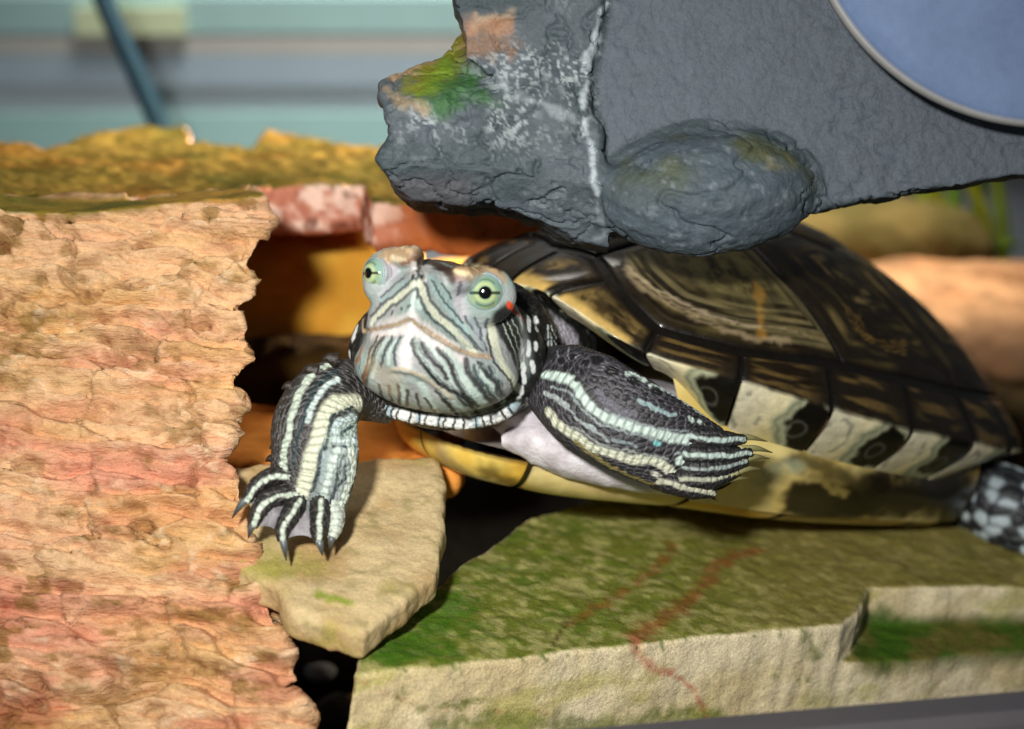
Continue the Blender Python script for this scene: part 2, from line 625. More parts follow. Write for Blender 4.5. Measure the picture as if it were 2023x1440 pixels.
# ---- big layered limestone block (its ragged right end stands before the others)
fr24 = PxFrame(24.0)
edge = [(-330, 385), (30, 418), (200, 400), (330, 398), (430, 396), (525, 404), (521, 467), (496, 517), (508, 575), (475, 617), (500, 679), (500, 708), (471, 754), (496, 771), (498, 789), (468, 835),
        (440, 890), (440, 918), (472, 940), (491, 1037), (502, 1101), (500, 1138), (527, 1174), (546, 1239), (573, 1298), (585, 1340), (569, 1358),
        (592, 1390), (605, 1422), (597, 1470), (620, 1700), (-330, 1700)]


def face_D(py): return 22.6 + (1440 - py) * (24.9 - 22.6) / 1040.0


fr_pts = np.array([fr24.l(x, y, (24.0 - face_D(y)) / fr24.k) for x, y in edge])
lo, hi = (-1330, -400, -820), (-340, 930, 330)
hx = 5.2
X, Y, Z = axes_grid(lo, hi, hx)
X2, Y2 = np.broadcast_arrays(X[..., 0], Y[..., 0])
pp = fr_pts[:, :2].copy()
pp[:6, 1] -= 700
a0, a1 = fr24.l(300, 1440, (24 - face_D(1440)) / fr24.k), fr24.l(300, 398, (24 - face_D(398)) / fr24.k)
b1 = fr24.l(300, 380, (24 - 26.4) / fr24.k)
sl = sl0 = (a1[2] - a0[2]) / (a1[1] - a0[1])
zf = a0[2] + (Y - a0[1]) * sl0
rec = np.clip(zf - Z, 0, None) * 0.42
d2 = poly2(X2, Y2, pp)[..., None] + rec * (X > -760)
d = d2
dface = (Z - (a0[2] + (Y - a0[1]) * sl)) / math.hypot(1, sl)
st = (b1[1] - a1[1]) / (b1[2] - a1[2])
dtop = ((a1[1] + (Z - a1[2]) * st) + 16 * np.sin(X * 0.006 + 1.0) - Y) / math.hypot(1, st)
dback = b1[2] - Z
d = smax(smax(smax(d, dface, 10), dtop, 14), dback, 20)
V, T, Q = mesh_field(d, lo, hx)
m = NM(fr24.world(V), Q, T)
if (m.normals() @ FW).mean() > 0 and False: pass
N = m.normals()
if (N * (m.V - m.V.mean(0))).sum(1).mean() < 0: m.Q, m.T = m.Q[:, ::-1], m.T[:, ::-1]
N = m.normals()
topm = sst(0.72, 0.92, N[:, 2]) * sst(-150, -330, V[:, 1] - 120)
Xw = m.V.copy()
# layered relief: long ledges, broken across by cracks, with pits
lay = Xw * [0.55, 0.55, 2.6]
wrp = fbm(Xw * 0.9, 3, 4)
ledge = fbm(lay + wrp[:, None] * 0.5, 5, 11)
zz = Xw[:, 2] * 1.9 + 0.22 * Xw[:, 0] + 1.3 * fbm(Xw * [0.5, 0.5, 0.9], 3, 21)
saw = zz - np.floor(zz)
terr = sst(0.0, 0.82, saw) * (1 - sst(0.9, 1.0, saw))
zz2 = Xw[:, 2] * 5.2 + 0.5 * Xw[:, 0] + 1.1 * fbm(Xw * [0.9, 0.9, 1.7], 3, 29)
saw2 = zz2 - np.floor(zz2)
terr2 = sst(0.0, 0.8, saw2) * (1 - sst(0.88, 1.0, saw2))
f1, f2, cid = worley(Xw * [0.75, 0.75, 1.5] + 0.35 * np.stack([fbm(Xw * 1.6, 3, 7), fbm(Xw * 1.6, 3, 8), fbm(Xw * 1.6, 3, 9)], 1), 2)
crack = 1 - sst(0.0, 0.10, f2 - f1)
pit = sst(0.35, 0.62, fbm(Xw * [3.2, 3.2, 6.0], 3, 33))
rough_ = fbm(Xw * [5, 5, 11], 4, 41)
fc = sst(0.25, 0.75, -(N @ FW))
disp = (1 - topm) * (0.15 * ledge + 0.19 * (terr - 0.5) * (0.4 + 0.6 * fc) + 0.09 * (terr2 - 0.5) * (0.1 + 0.9 * fc) + 0.20 * (cid - 0.5) - 0.15 * crack * sst(-0.3, 0.4, fbm(Xw * 0.8, 2, 3)) - 0.07 * pit + 0.085 * rough_ * (0.15 + 0.85 * fc)) * 1.2 + topm * (0.10 * fbm(Xw * 1.2, 4, 51))
m.displace(disp * 0.9)
cream, pink, yel, oliv, red = lin(222, 180, 136), lin(214, 150, 120), lin(204, 160, 92), lin(130, 98, 40), lin(180, 96, 72)
c = mix(cream, pink, sst(-0.25, 0.45, fbm(lay * 0.8, 4, 61)))
c = mix(c, yel, 0.55 * sst(-0.05, 0.5, fbm(lay * 0.9 + 7, 4, 71)))
c = mix(c, red, 0.6 * sst(0.1, 0.5, fbm(Xw * [0.8, 0.8, 2.6], 4, 75)) * sst(4.2, 1.6, Xw[:, 2]))
c = mix(c, lin(168, 112, 70), 0.6 * (1 - sst(0.0, 0.2, saw2)) * sst(-0.1, 0.3, fbm(Xw * 2, 2, 5)))  # brown lines painted under the ledges as their shadows
c = mix(c, oliv, 0.75 * sst(0.12, 0.42, fbm(Xw * [3.0, 3.0, 7.5], 4, 81)) * sst(-0.25, 0.3, fbm(Xw * 0.6, 2, 83)))
c = mix(c, oliv * 0.8, 0.7 * np.maximum(pit * 0.8, 0.7 * crack * sst(-0.3, 0.4, fbm(Xw * 0.8, 2, 3))))  # olive algae stain, also painting relief shade into pits and cracks
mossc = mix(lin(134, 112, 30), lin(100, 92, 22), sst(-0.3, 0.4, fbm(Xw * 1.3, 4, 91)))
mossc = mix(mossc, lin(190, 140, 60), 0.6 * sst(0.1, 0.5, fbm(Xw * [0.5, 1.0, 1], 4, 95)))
c = mix(c, lin(240, 212, 176), 0.55 * sst(0.15, 0.6, rough_) * sst(-0.2, 0.3, ledge))  # cream highlights painted on the raised ledges
c = mix(c, lin(140, 86, 56), 0.5 * sst(-0.2, -0.6, rough_))  # brown shade painted into the low relief
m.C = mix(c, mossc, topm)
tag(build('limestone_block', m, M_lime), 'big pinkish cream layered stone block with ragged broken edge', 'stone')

# ---- mossy stone behind it, with a pink broken front
def rough_stone(slab, amp, freq, seed=3, strat=(1, 1, 1)):
    m = slab.m
    Xw = m.V * strat
    m.displace(amp * fbm(Xw * freq, 5, seed) + amp * 0.35 * fbm(Xw * freq * 5, 3, seed + 9))
    return Xw


s = Slab([(-160, 398, 26.3), (200, 392, 26.4), (470, 388, 26.5), (486, 372, 27.6), (600, 368, 28.5), (725, 366, 28.7), (735, 402, 28.2), (850, 404, 28.4), (990, 420, 28.4), (1080, 430, 28.4), (1090, 330, 33), (760, 292, 33), (700, 287, 33), (600, 264, 33.4), (520, 258, 33.4), (500, 286, 33), (380, 274, 33),
          (368, 250, 33.6), (300, 252, 33.6), (170, 266, 33.4), (100, 292, 33), (0, 277, 33.2), (-160, 280, 33.2)], 0.75, 0.06, 0.06, warp=0.12, wf=1.2, seed=4)
Xw = rough_stone(s, 0.13, 1.3, 5)
mo = mix(lin(120, 96, 36), lin(96, 82, 26), sst(-0.3, 0.4, fbm(Xw * 1.0, 4, 91)))
mo = mix(mo, lin(72, 68, 14), sst(0.15, 0.5, fbm(Xw * 1.5, 3, 96)))
mo = mix(mo, lin(196, 96, 30), sst(0.1, 0.6, fbm(Xw * 0.7, 3, 97)) * 0.15 + 0.85 * sst(31.6, 32.8, proj(s.m.V)[2]) * sst(0.9, 0.2, s.up))
pk = mix(lin(190, 122, 98), lin(240, 204, 184), sst(-0.12, 0.2, fbm(Xw * [2.6, 2.6, 3.4], 4, 98)))
pk = mix(pk, lin(104, 58, 40), 0.8 * sst(0.12, 0.3, fbm(Xw * [2.2, 2.2, 3.0] + 4, 4, 99)))
pk = mix(pk, lin(170, 92, 44), sst(700, 860, proj(s.m.V)[0]))  # right end of the front painted darker orange for the dock's shadow
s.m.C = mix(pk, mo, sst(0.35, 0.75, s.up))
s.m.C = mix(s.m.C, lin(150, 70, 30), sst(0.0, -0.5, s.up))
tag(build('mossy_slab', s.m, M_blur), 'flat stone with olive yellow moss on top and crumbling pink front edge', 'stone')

# ---- orange stones in the hollow behind the head
def boulder(name, c3, r, col1, col2, label, seed, rot=0.0, fl=None, h=0.11, mat=None, amp=0.28):
    lo, hi = np.array(r) * -1.35, np.array(r) * 1.35
    X, Y, Z = axes_grid(lo, hi, h)
    k = np.power(np.abs(X / r[0]), 2.8) + np.power(np.abs(Y / r[1]), 2.8) + np.power(np.abs(Z / r[2]), 2.8)
    d = (np.power(k, 1 / 2.8) - 1) * min(r)
    V, T, Q = mesh_field(d, lo, h)
    ca, sa = math.cos(rot), math.sin(rot)
    V = V @ np.array([[ca, sa, 0], [-sa, ca, 0], [0, 0, 1]])
    m = NM(V + c3, Q, T)
    if (m.normals() * V).sum(1).mean() < 0: m.Q, m.T = m.Q[:, ::-1], m.T[:, ::-1]
    m.displace(amp * fbm(m.V * 0.7, 4, seed))
    m.C = mix(np.asarray(col1), np.asarray(col2), sst(-0.3, 0.3, fbm(m.V * 0.9, 4, seed + 3)))
    return tag(build(name, m, mat or M_blur), label, 'stone')


boulder('orange_boulder', P(620, 575, 33.0), (2.1, 1.6, 1.35), lin(222, 170, 66), lin(206, 146, 50), 'rounded orange stone filling the hollow under the mossy slab', 3)
boulder('brown_boulder', P(900, 650, 38.0), (1.9, 1.4, 1.3), lin(226, 160, 50), lin(190, 130, 40), 'ochre stone behind the turtle head', 9)
boulder('shade_toned_boulder', P(640, 745, 31.0), (1.9, 1.0, 0.75), lin(74, 52, 16), lin(48, 32, 10), 'stone coloured dark brown for the shade behind the striped foreleg', 6)  # its dark colour stands in for the cave shadow
s = Slab([(360, 790, 29.5), (600, 800, 29.3), (760, 800, 29), (930, 830, 28.6), (905, 925, 26.4), (780, 930, 25.9), (560, 920, 25.9), (360, 900, 26.2)], 0.45, 0.06, 0.15, seed=7)
Xw = rough_stone(s, 0.12, 1.2, 8)
s.m.C = mix(lin(222, 146, 66), lin(204, 124, 50), sst(-0.3, 0.4, fbm(Xw * 0.9, 4, 5)))
tag(build('orange_slab', s.m, M_blur), 'flat orange stone behind the splayed foot', 'stone')

# ---- pale stone under the splayed foot
s = Slab([(470, 1120, 23.0), (545, 1160, 22.75), (560, 1205, 22.3), (640, 1238, 22.15), (722, 1252, 22.1), (790, 1195, 22.6), (868, 1128, 23.3), (876, 1040, 24.1), (884, 950, 25.0), (860, 905, 25.4), (740, 900, 25.5),
          (600, 905, 25.4), (450, 920, 25.0), (420, 1050, 23.7)], 0.44, 0.04, 0.10, warp=0.12, wf=1.3, seed=9)
Xw = rough_stone(s, 0.05, 1.8, 6)
c = mix(lin(208, 184, 138), lin(186, 154, 106), sst(-0.3, 0.4, fbm(Xw * 1.2, 4, 15)))
c = mix(c, lin(166, 152, 70), 0.7 * sst(0.05, 0.45, fbm(Xw * [1.6, 1.6, 2], 4, 18)))
s.m.C = c
s.m.C = mix(s.m.C, lin(132, 126, 70), 0.35 * sst(0.2, 0.5, fbm(Xw * 5, 3, 19)))
for a in ([(628, 1172), (655, 1180), (690, 1196)],): s.m.stroke(a, 16, lin(128, 146, 34), 0.8, 0.85, 0.05)
s.m.stroke([(530, 1120), (560, 1128), (620, 1118)], 50, lin(150, 150, 60), 0.9, 0.55, 0.08)
tag(build('pale_stone', s.m, M_beige), 'small pale beige stone under the splayed striped foot', 'stone')

# ---- green topped slab beneath the turtle
top = [(703, 1332, 22.3), (850, 1318, 22.5), (1000, 1300, 22.85), (1260, 1272, 23.4), (1500, 1248, 23.9), (1672, 1232, 24.3), (1690, 1200, 24.75), (1716, 1160, 25.4), (1900, 1158, 25.8), (2200, 1158, 26.5),
       (2260, 1010, 32.5), (1500, 962, 29.0), (1180, 985, 26.7), (1035, 1026, 25.7), (960, 1085, 24.8), (880, 1140, 24.1), (800, 1205, 23.3), (722, 1258, 22.75)]
lower = top[:5] + [(1700, 1229, 24.35), (1900, 1215, 24.8), (2230, 1200, 25.5)] + [(2260, 1010, 32.5), (1500, 962, 29.0), (1180, 1005, 26.3), (1035, 1028, 25.7), (880, 1140, 24.1), (722, 1258, 22.75)]
top = [(x_, y_, d_ * 1.03) for x_, y_, d_ in top]
lower = [(x_, y_, d_ * 1.03) for x_, y_, d_ in lower]
s = Slab(top, 1.9, 0.045, 0.07, layers=[(lower, -1.9, -0.62)], warp=0.10, wf=1.2, seed=12)
Xw = rough_stone(s, 0.045, 1.6, 16)
px, py, D_ = proj(s.m.V)
pale = mix(lin(236, 220, 182), lin(216, 196, 150), sst(-0.3, 0.4, fbm(Xw * 1.1, 4, 25)))
pale = mix(pale, lin(176, 170, 80), 0.55 * sst(0.1, 0.5, fbm(Xw * [1.2, 1.2, 2.6], 4, 28)))
gr = mix(lin(114, 120, 44), lin(172, 166, 102), sst(-0.25, 0.45, fbm(Xw * [6.5, 7.5, 6.5], 4, 31) + 0.4 * fbm(Xw * 1.2, 3, 33)))
gr = mix(gr, lin(72, 106, 20), 0.7 * sst(0.5, -0.2, fbm(Xw * [8, 9, 8], 3, 36)) * sst(-0.15, 0.4, fbm(Xw * [1.0, 1.6, 1], 4, 35)) * sst(3.4, -0.6, s.m.V[:, 0]))
gr = mix(gr, lin(150, 132, 72), 0.6 * sst(1.5, 5, s.m.V[:, 0]))
edge_ = sst(0.55, 0.93, s.up + 0.12 * fbm(Xw * 5, 3, 38))
s.m.C = mix(pale, gr, edge_)
m = s.m
m.displace(edge_ * (0.020 * fbm(Xw * [9, 10, 9], 3, 39) + 0.02 * fbm(Xw * 3, 2, 40)))
m.stroke([(740, 1292), (800, 1270), (860, 1235), (905, 1205)], 76, lin(58, 108, 12), 0.95, 0.8, 0.2)
m.stroke([(760, 1302), (900, 1290)], 40, lin(60, 104, 14), 0.9, 0.8, 0.12)
# ledge and recessed face behind the notch, grown over with algae
und = sst(-0.35, -0.62, s.L[:, 2]) * sst(1670, 1715, px) * (py < 1345)
m.C = mix(m.C, mix(lin(62, 92, 20), lin(104, 98, 44), sst(-0.2, 0.3, fbm(Xw * 2.4, 4, 44))), und * sst(-1.0, -0.56, s.L[:, 2]))
m.stroke([(1735, 1215), (1770, 1262), (1730, 1300)], 60, lin(56, 92, 14), 0.9, 0.8, 0.1)
m.stroke([(1690, 1270), (1700, 1300)], 30, lin(48, 78, 14), 0.9, 0.8, 0.1)
# red brown root stains
rd = lin(150, 58, 36)
m.stroke([(1330, 1075), (1300, 1120), (1230, 1170), (1150, 1220), (1120, 1232)], 17, rd, 1.1, 0.5, 0.07, seed=8)
m.stroke([(1120, 1232), (1100, 1255), (1092, 1275)], 9, lin(80, 56, 26), 0.7, 0.8, 0.03)
m.stroke([(1500, 1085), (1440, 1105), (1400, 1140), (1360, 1190), (1300, 1230), (1255, 1262)], 30, rd, 1.1, 0.58, 0.07, (0.8, 1.0), seed=9)
m.stroke([(1255, 1262), (1262, 1290), (1290, 1318), (1330, 1330)], 20, lin(190, 104, 82), 1.0, 0.65, 0.04, (1.0, 0.7))
m.stroke([(1320, 1326), (1370, 1362), (1388, 1400), (1394, 1440)], 11, lin(192, 100, 76), 0.8, 0.65, 0.03)
m.stroke([(700, 1338), (780, 1378), (860, 1398), (1000, 1405), (1100, 1408)], 5, lin(186, 112, 76), 0.8, 0.5, 0.03)
# algae along the foot of the front face
for a, w_ in (([(960, 1432), (1060, 1425), (1150, 1434), (1240, 1425), (1330, 1410), (1420, 1418)], 34), ([(800, 1345), (806, 1365), (790, 1380)], 12),
              ([(830, 1402), (880, 1395), (960, 1380)], 12), ([(850, 1440), (960, 1420)], 26), ([(1530, 1335), (1600, 1338)], 12), ([(1590, 1260), (1620, 1300)], 20)):
    m.stroke(a, w_, lin(96, 112, 24), 0.9, 0.7, 0.09, seed=12)
for k in range(26):
    x = 800 + 46 * k
    y = np.interp(x, [703, 1260, 1690], [1334, 1276, 1234])
    if x < 1690: m.stroke([(x, y + 3 * math.sin(k * 2.1)), (x + 5, y + 6)], 6 + 4 * math.sin(k * 1.3), lin(74, 100, 40), 0.8, 0.8, 0.04)
tag(build('green_slab', s.m, M_moss), 'pale slab with green algae top and red brown root stains', 'stone')

# ---- stones beyond the tail
boulder('peach_stone', P(1960, 640, 39.0), (4.0, 2.6, 1.05), lin(150, 114, 82), lin(134, 96, 66), 'smooth peach coloured stone behind the carapace', 21)
boulder('olive_stone', P(1690, 520, 43.0), (3.2, 1.6, 1.5), lin(112, 96, 54), lin(96, 86, 46), 'olive brown stone behind the top of the carapace', 25)
boulder('shade_toned_stone', P(1990, 830, 38.0), (2.8, 1.8, 1.4), lin(64, 50, 26), lin(46, 36, 18), 'stone coloured dark brown for the shade below the peach stone', 29)  # its dark colour stands in for shadow under the peach stone
# water plant
root = empty('water_plant', P(1905, 560, 44.0))
rng = np.random.default_rng(4)
for k in range(7):
    x = 1815 + k * 27 + rng.normal() * 8
    t_ = tube(P([x, x + 6 + rng.normal() * 8, x + rng.normal() * 20, x + rng.normal() * 30], [560, 460, 340, 230], 44.0 + rng.normal() * 0.5), [0.13, 0.16, 0.14, 0.05], [0.10, 0.1, 0.1, 0.04], 30, 12)
    t_.C[:] = mix(lin(92, 132, 20), lin(140, 140, 20), np.full(len(t_.V), rng.random()))
    build('stem', t_, M_plant, root)
tag(root, 'thin green water plant stems in front of the blue wall', 'plant')
mcl = NM(np.zeros((0, 3)))
for k in range(60):
    c0 = P(1800 + 150 * rng.random(), 500 + 46 * rng.random(), 43.2 + rng.random())
    tt = tube(c0 + np.array([[0, 0, 0], rng.normal(size=3) * 0.25 + [0, 0, 0.25], rng.normal(size=3) * 0.4 + [0, 0, 0.3]]), [0.05, 0.12, 0.02], [0.03, 0.03, 0.01], 8, 6)
    tt.C[:] = lin(96, 120, 16)
    mcl.add(tt)
tag(build('foliage', mcl, M_plant, root), kind='stuff')
# pebbles on the tank floor, down in the dark gap
for k, (x_, y_, r0, cc_, lb) in enumerate(((632, 1326, 0.20, (150, 150, 152), 'light grey pebble in the dark gap between the pale stones'), (694, 1384, 0.15, (150, 124, 66), 'small ochre pebble down in the dark gap beside the slab'),
                                           (655, 1405, 0.32, (60, 54, 46), 'dark brown pebble lying in the gap below the pale stone'))):
    X, Y, Z = axes_grid([-0.6] * 3, [0.6] * 3, 0.05)
    V, T, Q = mesh_field(ell(X, Y, Z, (0, 0, 0), (r0 * 1.3, r0, r0 * 0.75), 0.6 * k), [-0.6] * 3, 0.05)
    dr = P(x_, y_, 1.0) - CAM
    g_ = NM(V + CAM + dr * ((-2.36 - CAM[2]) / dr[2]), Q, T)
    if (g_.normals() * V).sum(1).mean() < 0: g_.Q, g_.T = g_.Q[:, ::-1], g_.T[:, ::-1]
    g_.displace(0.05 * fbm(g_.V * 4, 3, k))
    g_.C[:] = lin(*cc_)
    tag(build('pebble', g_, M_beige), lb, 'pebble', 'pebbles on the tank floor')

# ================================================================== grey resin rock dock
fd = PxFrame(23.7)


def FL(f, pts): return [tuple(f.l(x, y, z)[:2]) for x, y, z in [(p + (0,))[:3] for p in pts]]


lo, hi, hd = (-290, -1230, -270), (1560, -190, 140), 4.4
X, Y, Z = axes_grid(lo, hi, hd)
X2, Y2 = np.broadcast_arrays(X[..., 0], Y[..., 0])
q3 = np.stack([X2, Y2, X2 * 0], -1)
wx = 9 * fbm(q3 * 0.012, 4, 3)
wy = 9 * fbm(q3 * 0.012, 4, 13)
plate = FL(fd, [(1150, -500), (2560, -500), (2560, 262), (1600, 411), (1520, 440), (1300, 470), (1150, 440)])
d = prism(poly2(X2, Y2, plate)[..., None], Z, -190, 0, 6)
up_l = FL(fd, [(930, -500), (880, -330), (905, -160), (898, -60), (900, 10), (915, 40), (922, 75), (920, 118), (985, 172), (1060, 205), (1165, 245), (1166, 140), (1182, 90), (1192, 40), (1196, -120), (1210, -500)])
du = poly2(X2 + wx, Y2 + wy, up_l)[..., None]
d = smin(d, np.maximum(prism(du, Z, -240, 40, 26), Z - (44 + (X - fd.l(1180, 0, 0)[0]) * 0.10)), 26)
low_l = FL(fd, [(748, 196), (752, 160), (800, 128), (868, 92), (905, 40), (960, 60), (1100, 150), (1190, 250), (1206, 488), (1140, 476), (1085, 448), (1050, 428), (960, 405), (812, 396), (776, 362), (745, 316), (772, 268), (760, 215)])
dl = prism(poly2(X2 + wx * 0.7, Y2 + wy * 0.7, low_l)[..., None], Z, -260, 46, 22)
yb = fd.l(0, 208, 0)[1]
slope = ((Z - 44) - 1.15 * (Y - yb) - 0.12 * (X + 160)) / 1.5                 # mossy upper side falls away
dl = smax(dl, np.where(X < 60, slope, np.minimum(slope, -20 + 0 * slope)) + 0 * Z, 10)
yb2 = fd.l(0, 335, 0)[1]
under = ((Z - 44) + 0.75 * (Y - yb2 - 0.10 * (X + 60))) / 1.25               # darker lower side turns under
dl = smax(dl, under - 6, 5)
d = smin(d, dl, 14)
pc = fd.l(1398, 386, 16)
d = smin(d, ell(X, Y, Z, pc, (204, 121, 104), -0.06), 46)
V, T, Q = mesh_field(d, lo, hd)
m = NM(fd.world(V), Q, T)
N = m.normals()
if N[np.argmin(proj(m.V)[2])] @ FW > 0: m.Q, m.T = m.Q[:, ::-1], m.T[:, ::-1]
N = m.normals()
px, py, D_ = proj(m.V)
flat = sst(0.965, 0.99, -(N @ FW)) * (px > 1170) * (np.abs(V[:, 2]) < 8)
Xw = m.V
peb = 1 - sst(0.98, 1.06, np.sqrt(((px - 1398) / 208) ** 2 + ((py - 384) / 122) ** 2))
f1, f2, cid = worley(Xw * 7.0, 5)
crag = fbm(Xw * [1.1, 1.1, 1.1], 5, 4)
ridge = 1 - np.abs(fbm(Xw * [1.6, 1.6, 2.4], 4, 14)) * 2
left = (1 - flat) * (1 - peb)
rough_ = fbm(Xw * 9, 4, 24)
disp = left * (0.10 * crag - 0.07 * sst(0.86, 1.0, ridge) + 0.03 * fbm(Xw * 5, 4, 8)) \
    + flat * (0.04 * (0.55 + 0.9 * fbm(Xw * 0.9, 2, 99)) * fbm(Xw * [5.0, 5.0, 7.0], 3, 9) + 0.012 * fbm(Xw * 16, 2, 10)) \
    + peb * (0.08 * fbm(Xw * [1.3, 1.3, 2.6], 5, 31) - 0.07 * sst(0.88, 1.0, 1 - np.abs(fbm(Xw * [0.9, 0.9, 2.2], 3, 34)) * 2) + 0.02 * fbm(Xw * 6, 3, 8))
pock = sst(0.42, 0.18, f1) * sst(0.45, 0.9, cid)
disp = disp - 0.03 * pock * left * sst(0.0, 0.4, fbm(Xw * 0.9, 2, 77))
m.displace(disp)
g0, g1 = lin(84, 93, 100), lin(64, 75, 80)
c = mix(g0, g1, sst(-0.3, 0.3, fbm(Xw * 1.4, 4, 41)))
c = mix(c, lin(86, 94, 103), flat)
c = mix(c, mix(lin(76, 88, 96), lin(82, 88, 66), sst(-0.1, 0.3, fbm(Xw * 1.2, 3, 47)) * sst(430, 300, py)), peb)
m.C = c
lime = lin(186, 194, 196)
web = np.maximum(sst(0.80, 0.97, 1 - np.abs(fbm(Xw * 7.5, 3, 52)) * 2), 0.8 * sst(0.2, 0.5, fbm(Xw * 16, 2, 53))) * sst(-0.35, 0.25, fbm(Xw * 1.8, 3, 54))
zone = np.exp(-(((px - 920) / 170) ** 2 + ((py - 240) / 60) ** 2)) + 0.8 * np.exp(-(((px - 1000) / 110) ** 2 + ((py - 120) / 55) ** 2)) + np.exp(-(((px - 1120) / 60) ** 2 + ((py - 170) / 90) ** 2)) + 0.7 * np.exp(-(((px - 1150) / 80) ** 2 + ((py - 420) / 50) ** 2)) + 0.5 * np.exp(-(((px - 1130) / 60) ** 2 + ((py - 30) / 60) ** 2))
m.C = mix(m.C, lime, np.clip(0.85 * web * zone, 0, 0.8) * left)
m.C = mix(m.C, lin(150, 158, 164), 0.35 * sst(0.25, 0.6, fbm(Xw * 10, 3, 57)) * peb)
m.C = mix(m.C, lin(126, 118, 76), 0.5 * sst(0.1, 0.45, fbm(Xw * 4, 4, 59)) * peb * np.exp(-(((px - 1500) / 100) ** 2 + ((py - 325) / 40) ** 2)))
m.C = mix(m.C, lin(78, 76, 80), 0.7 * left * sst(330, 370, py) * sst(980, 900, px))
# moss and rusty patches
m.stroke([(905, 70), (880, 110), (850, 150)], 90, lin(112, 110, 20), 0.8, 0.95, 0.09)
m.stroke([(880, 130), (860, 170), (830, 190)], 44, lin(104, 132, 26), 0.8, 0.9, 0.09, seed=5)
m.stroke([(940, 150), (900, 180), (875, 205)], 46, lin(54, 102, 46), 0.9, 0.85, 0.09, seed=6)
m.stroke([(940, 185), (960, 190)], 40, lin(56, 104, 48), 0.9, 0.7, 0.09, seed=7)
m.stroke([(770, 150), (800, 140), (850, 118)], 30, lin(170, 140, 104), 0.9, 0.8, 0.08)
m.stroke([(760, 175), (790, 200), (840, 215)], 20, lin(168, 146, 112), 0.9, 0.7, 0.06)
m.stroke([(810, 180), (830, 180)], 34, lin(126, 128, 26), 0.9, 0.8, 0.08)
m.stroke([(925, 55), (990, 50)], 34, lin(176, 128, 90), 0.9, 0.75, 0.10)
m.stroke([(930, 90), (1000, 90)], 40, lin(140, 104, 74), 0.9, 0.75, 0.10)
m.stroke([(940, 40), (1010, 30)], 20, lin(180, 160, 136), 0.9, 0.6, 0.08)
m.stroke([(1196, 0), (1186, 40), (1178, 75), (1162, 105), (1150, 128), (1160, 160), (1152, 200), (1158, 260), (1166, 290), (1172, 330), (1180, 380)], 11, lin(190, 200, 206), 0.7, 0.8, 0.035)
m.stroke([(1180, 75), (1172, 105), (1158, 125)], 14, lin(190, 200, 206), 0.8, 0.6, 0.05)
m.stroke([(1185, 400), (1190, 470)], 16, lin(170, 182, 188), 0.9, 0.35, 0.09)
m.stroke([(925, 118), (985, 172), (1060, 205), (1130, 232)], 16, lin(170, 180, 184), 0.9, 0.5, 0.07)
dock = empty('resin_dock', m.V.mean(0) * [1, 1, 0] + [0, 0, m.V[:, 2].min()])
tag(dock, 'dark grey resin rock ledge with moss resting over the turtle shell', 'rock')
build('rock', m, M_grey, dock)
dc = fd.l(2068.9, -239.4, 0)

# round plastic disc held in front of the dock's flat face
Dd = 22.85
cc = P(2068.9, -239.4, Dd)
Rd = 491.0 * Dd / F
prof = [(0.0, 0.0), (0.35, 0.0), (0.7, 0.0), (0.9, 0.0), (0.955, 0.0), (0.966, 0.006), (0.972, 0.012), (0.985, 0.018), (0.995, 0.006), (1.0, -0.02), (1.0, -0.06), (0.99, -0.08), (0.6, -0.085), (0.0, -0.085)]
na = 220
an = np.linspace(0, 2 * np.pi, na, endpoint=False)
V = np.array([[cc + Rd * r_ * (math.cos(a) * RX + math.sin(a) * UP) - FW * z_ * Rd * 0.55 for a in an] for r_, z_ in prof]).reshape(-1, 3)
dm = NM(V, grid_faces(len(prof), na, True))
dm.C[:] = lin(110, 130, 166)
rr = np.repeat([p_[0] for p_ in prof], na)
dm.C = mix(dm.C, lin(150, 148, 146), sst(0.968, 0.98, rr))
if dm.normals()[na * 2] @ FW > 0: dm.Q = dm.Q[:, ::-1]
disc = empty('suction_disc', cc - UP * Rd)
tag(disc, 'round blue grey plastic disc with pale rim on the grey rock', 'disc')
build('disc', dm, M_disc, disc)
stem = tube([cc + FW * 0.05, cc + FW * 0.35, cc + FW * 0.9], [1.0, 0.6, 0.8], [1.0, 0.6, 0.8], 12, 40, ref=UP)
stem.C[:] = lin(90, 100, 120)
build('stem', stem, M_disc, disc)

# ================================================================== the turtle
# body frame: bf forward, bl towards its left side, bu up; bM the middle of the shell rim
BA, BB, BH, BN, BMX, BCF = 5.3626, 3.7429, 2.4239, 1.6349, 1.3134, 0.2863
yaw, pit = 0.6581, 0.355
fh = np.array([-math.cos(yaw), -math.sin(yaw), 0])
bf = fh * math.cos(pit) + np.array([0, 0, math.sin(pit)])
bl = np.cross([0, 0, 1.0], fh)
bu = np.cross(bf, bl)
bl = bl - 0.0081 * bu
bu = np.cross(bf, bl)
bM = P(1463.51, 726.3, 29.5122)


def BW(x, y, z):
    x, y, z = (np.asarray(v, float) for v in (x, y, z))
    t = np.degrees(np.arctan2(y / BB, x / BA))
    k = 1 + 0.055 * np.exp(-((np.abs(t) - 122) / 24.0) ** 2) * np.clip((x / BA) ** 2 + (y / BB) ** 2, 0, 1.2) ** 1.5
    x, y = x * k, y * k
    return bM + np.asarray(x)[..., None] * bf + np.asarray(y)[..., None] * bl + np.asarray(z)[..., None] * bu


def rim_fix(t):            # the front of the rim sits a little higher than a plain ellipse
    return 0.22 * np.exp(-((np.degrees(np.abs(t)) - 12) / 16.0) ** 2) - 0.10 * np.exp(-((np.degrees(np.abs(t)) - 36) / 12.0) ** 2)


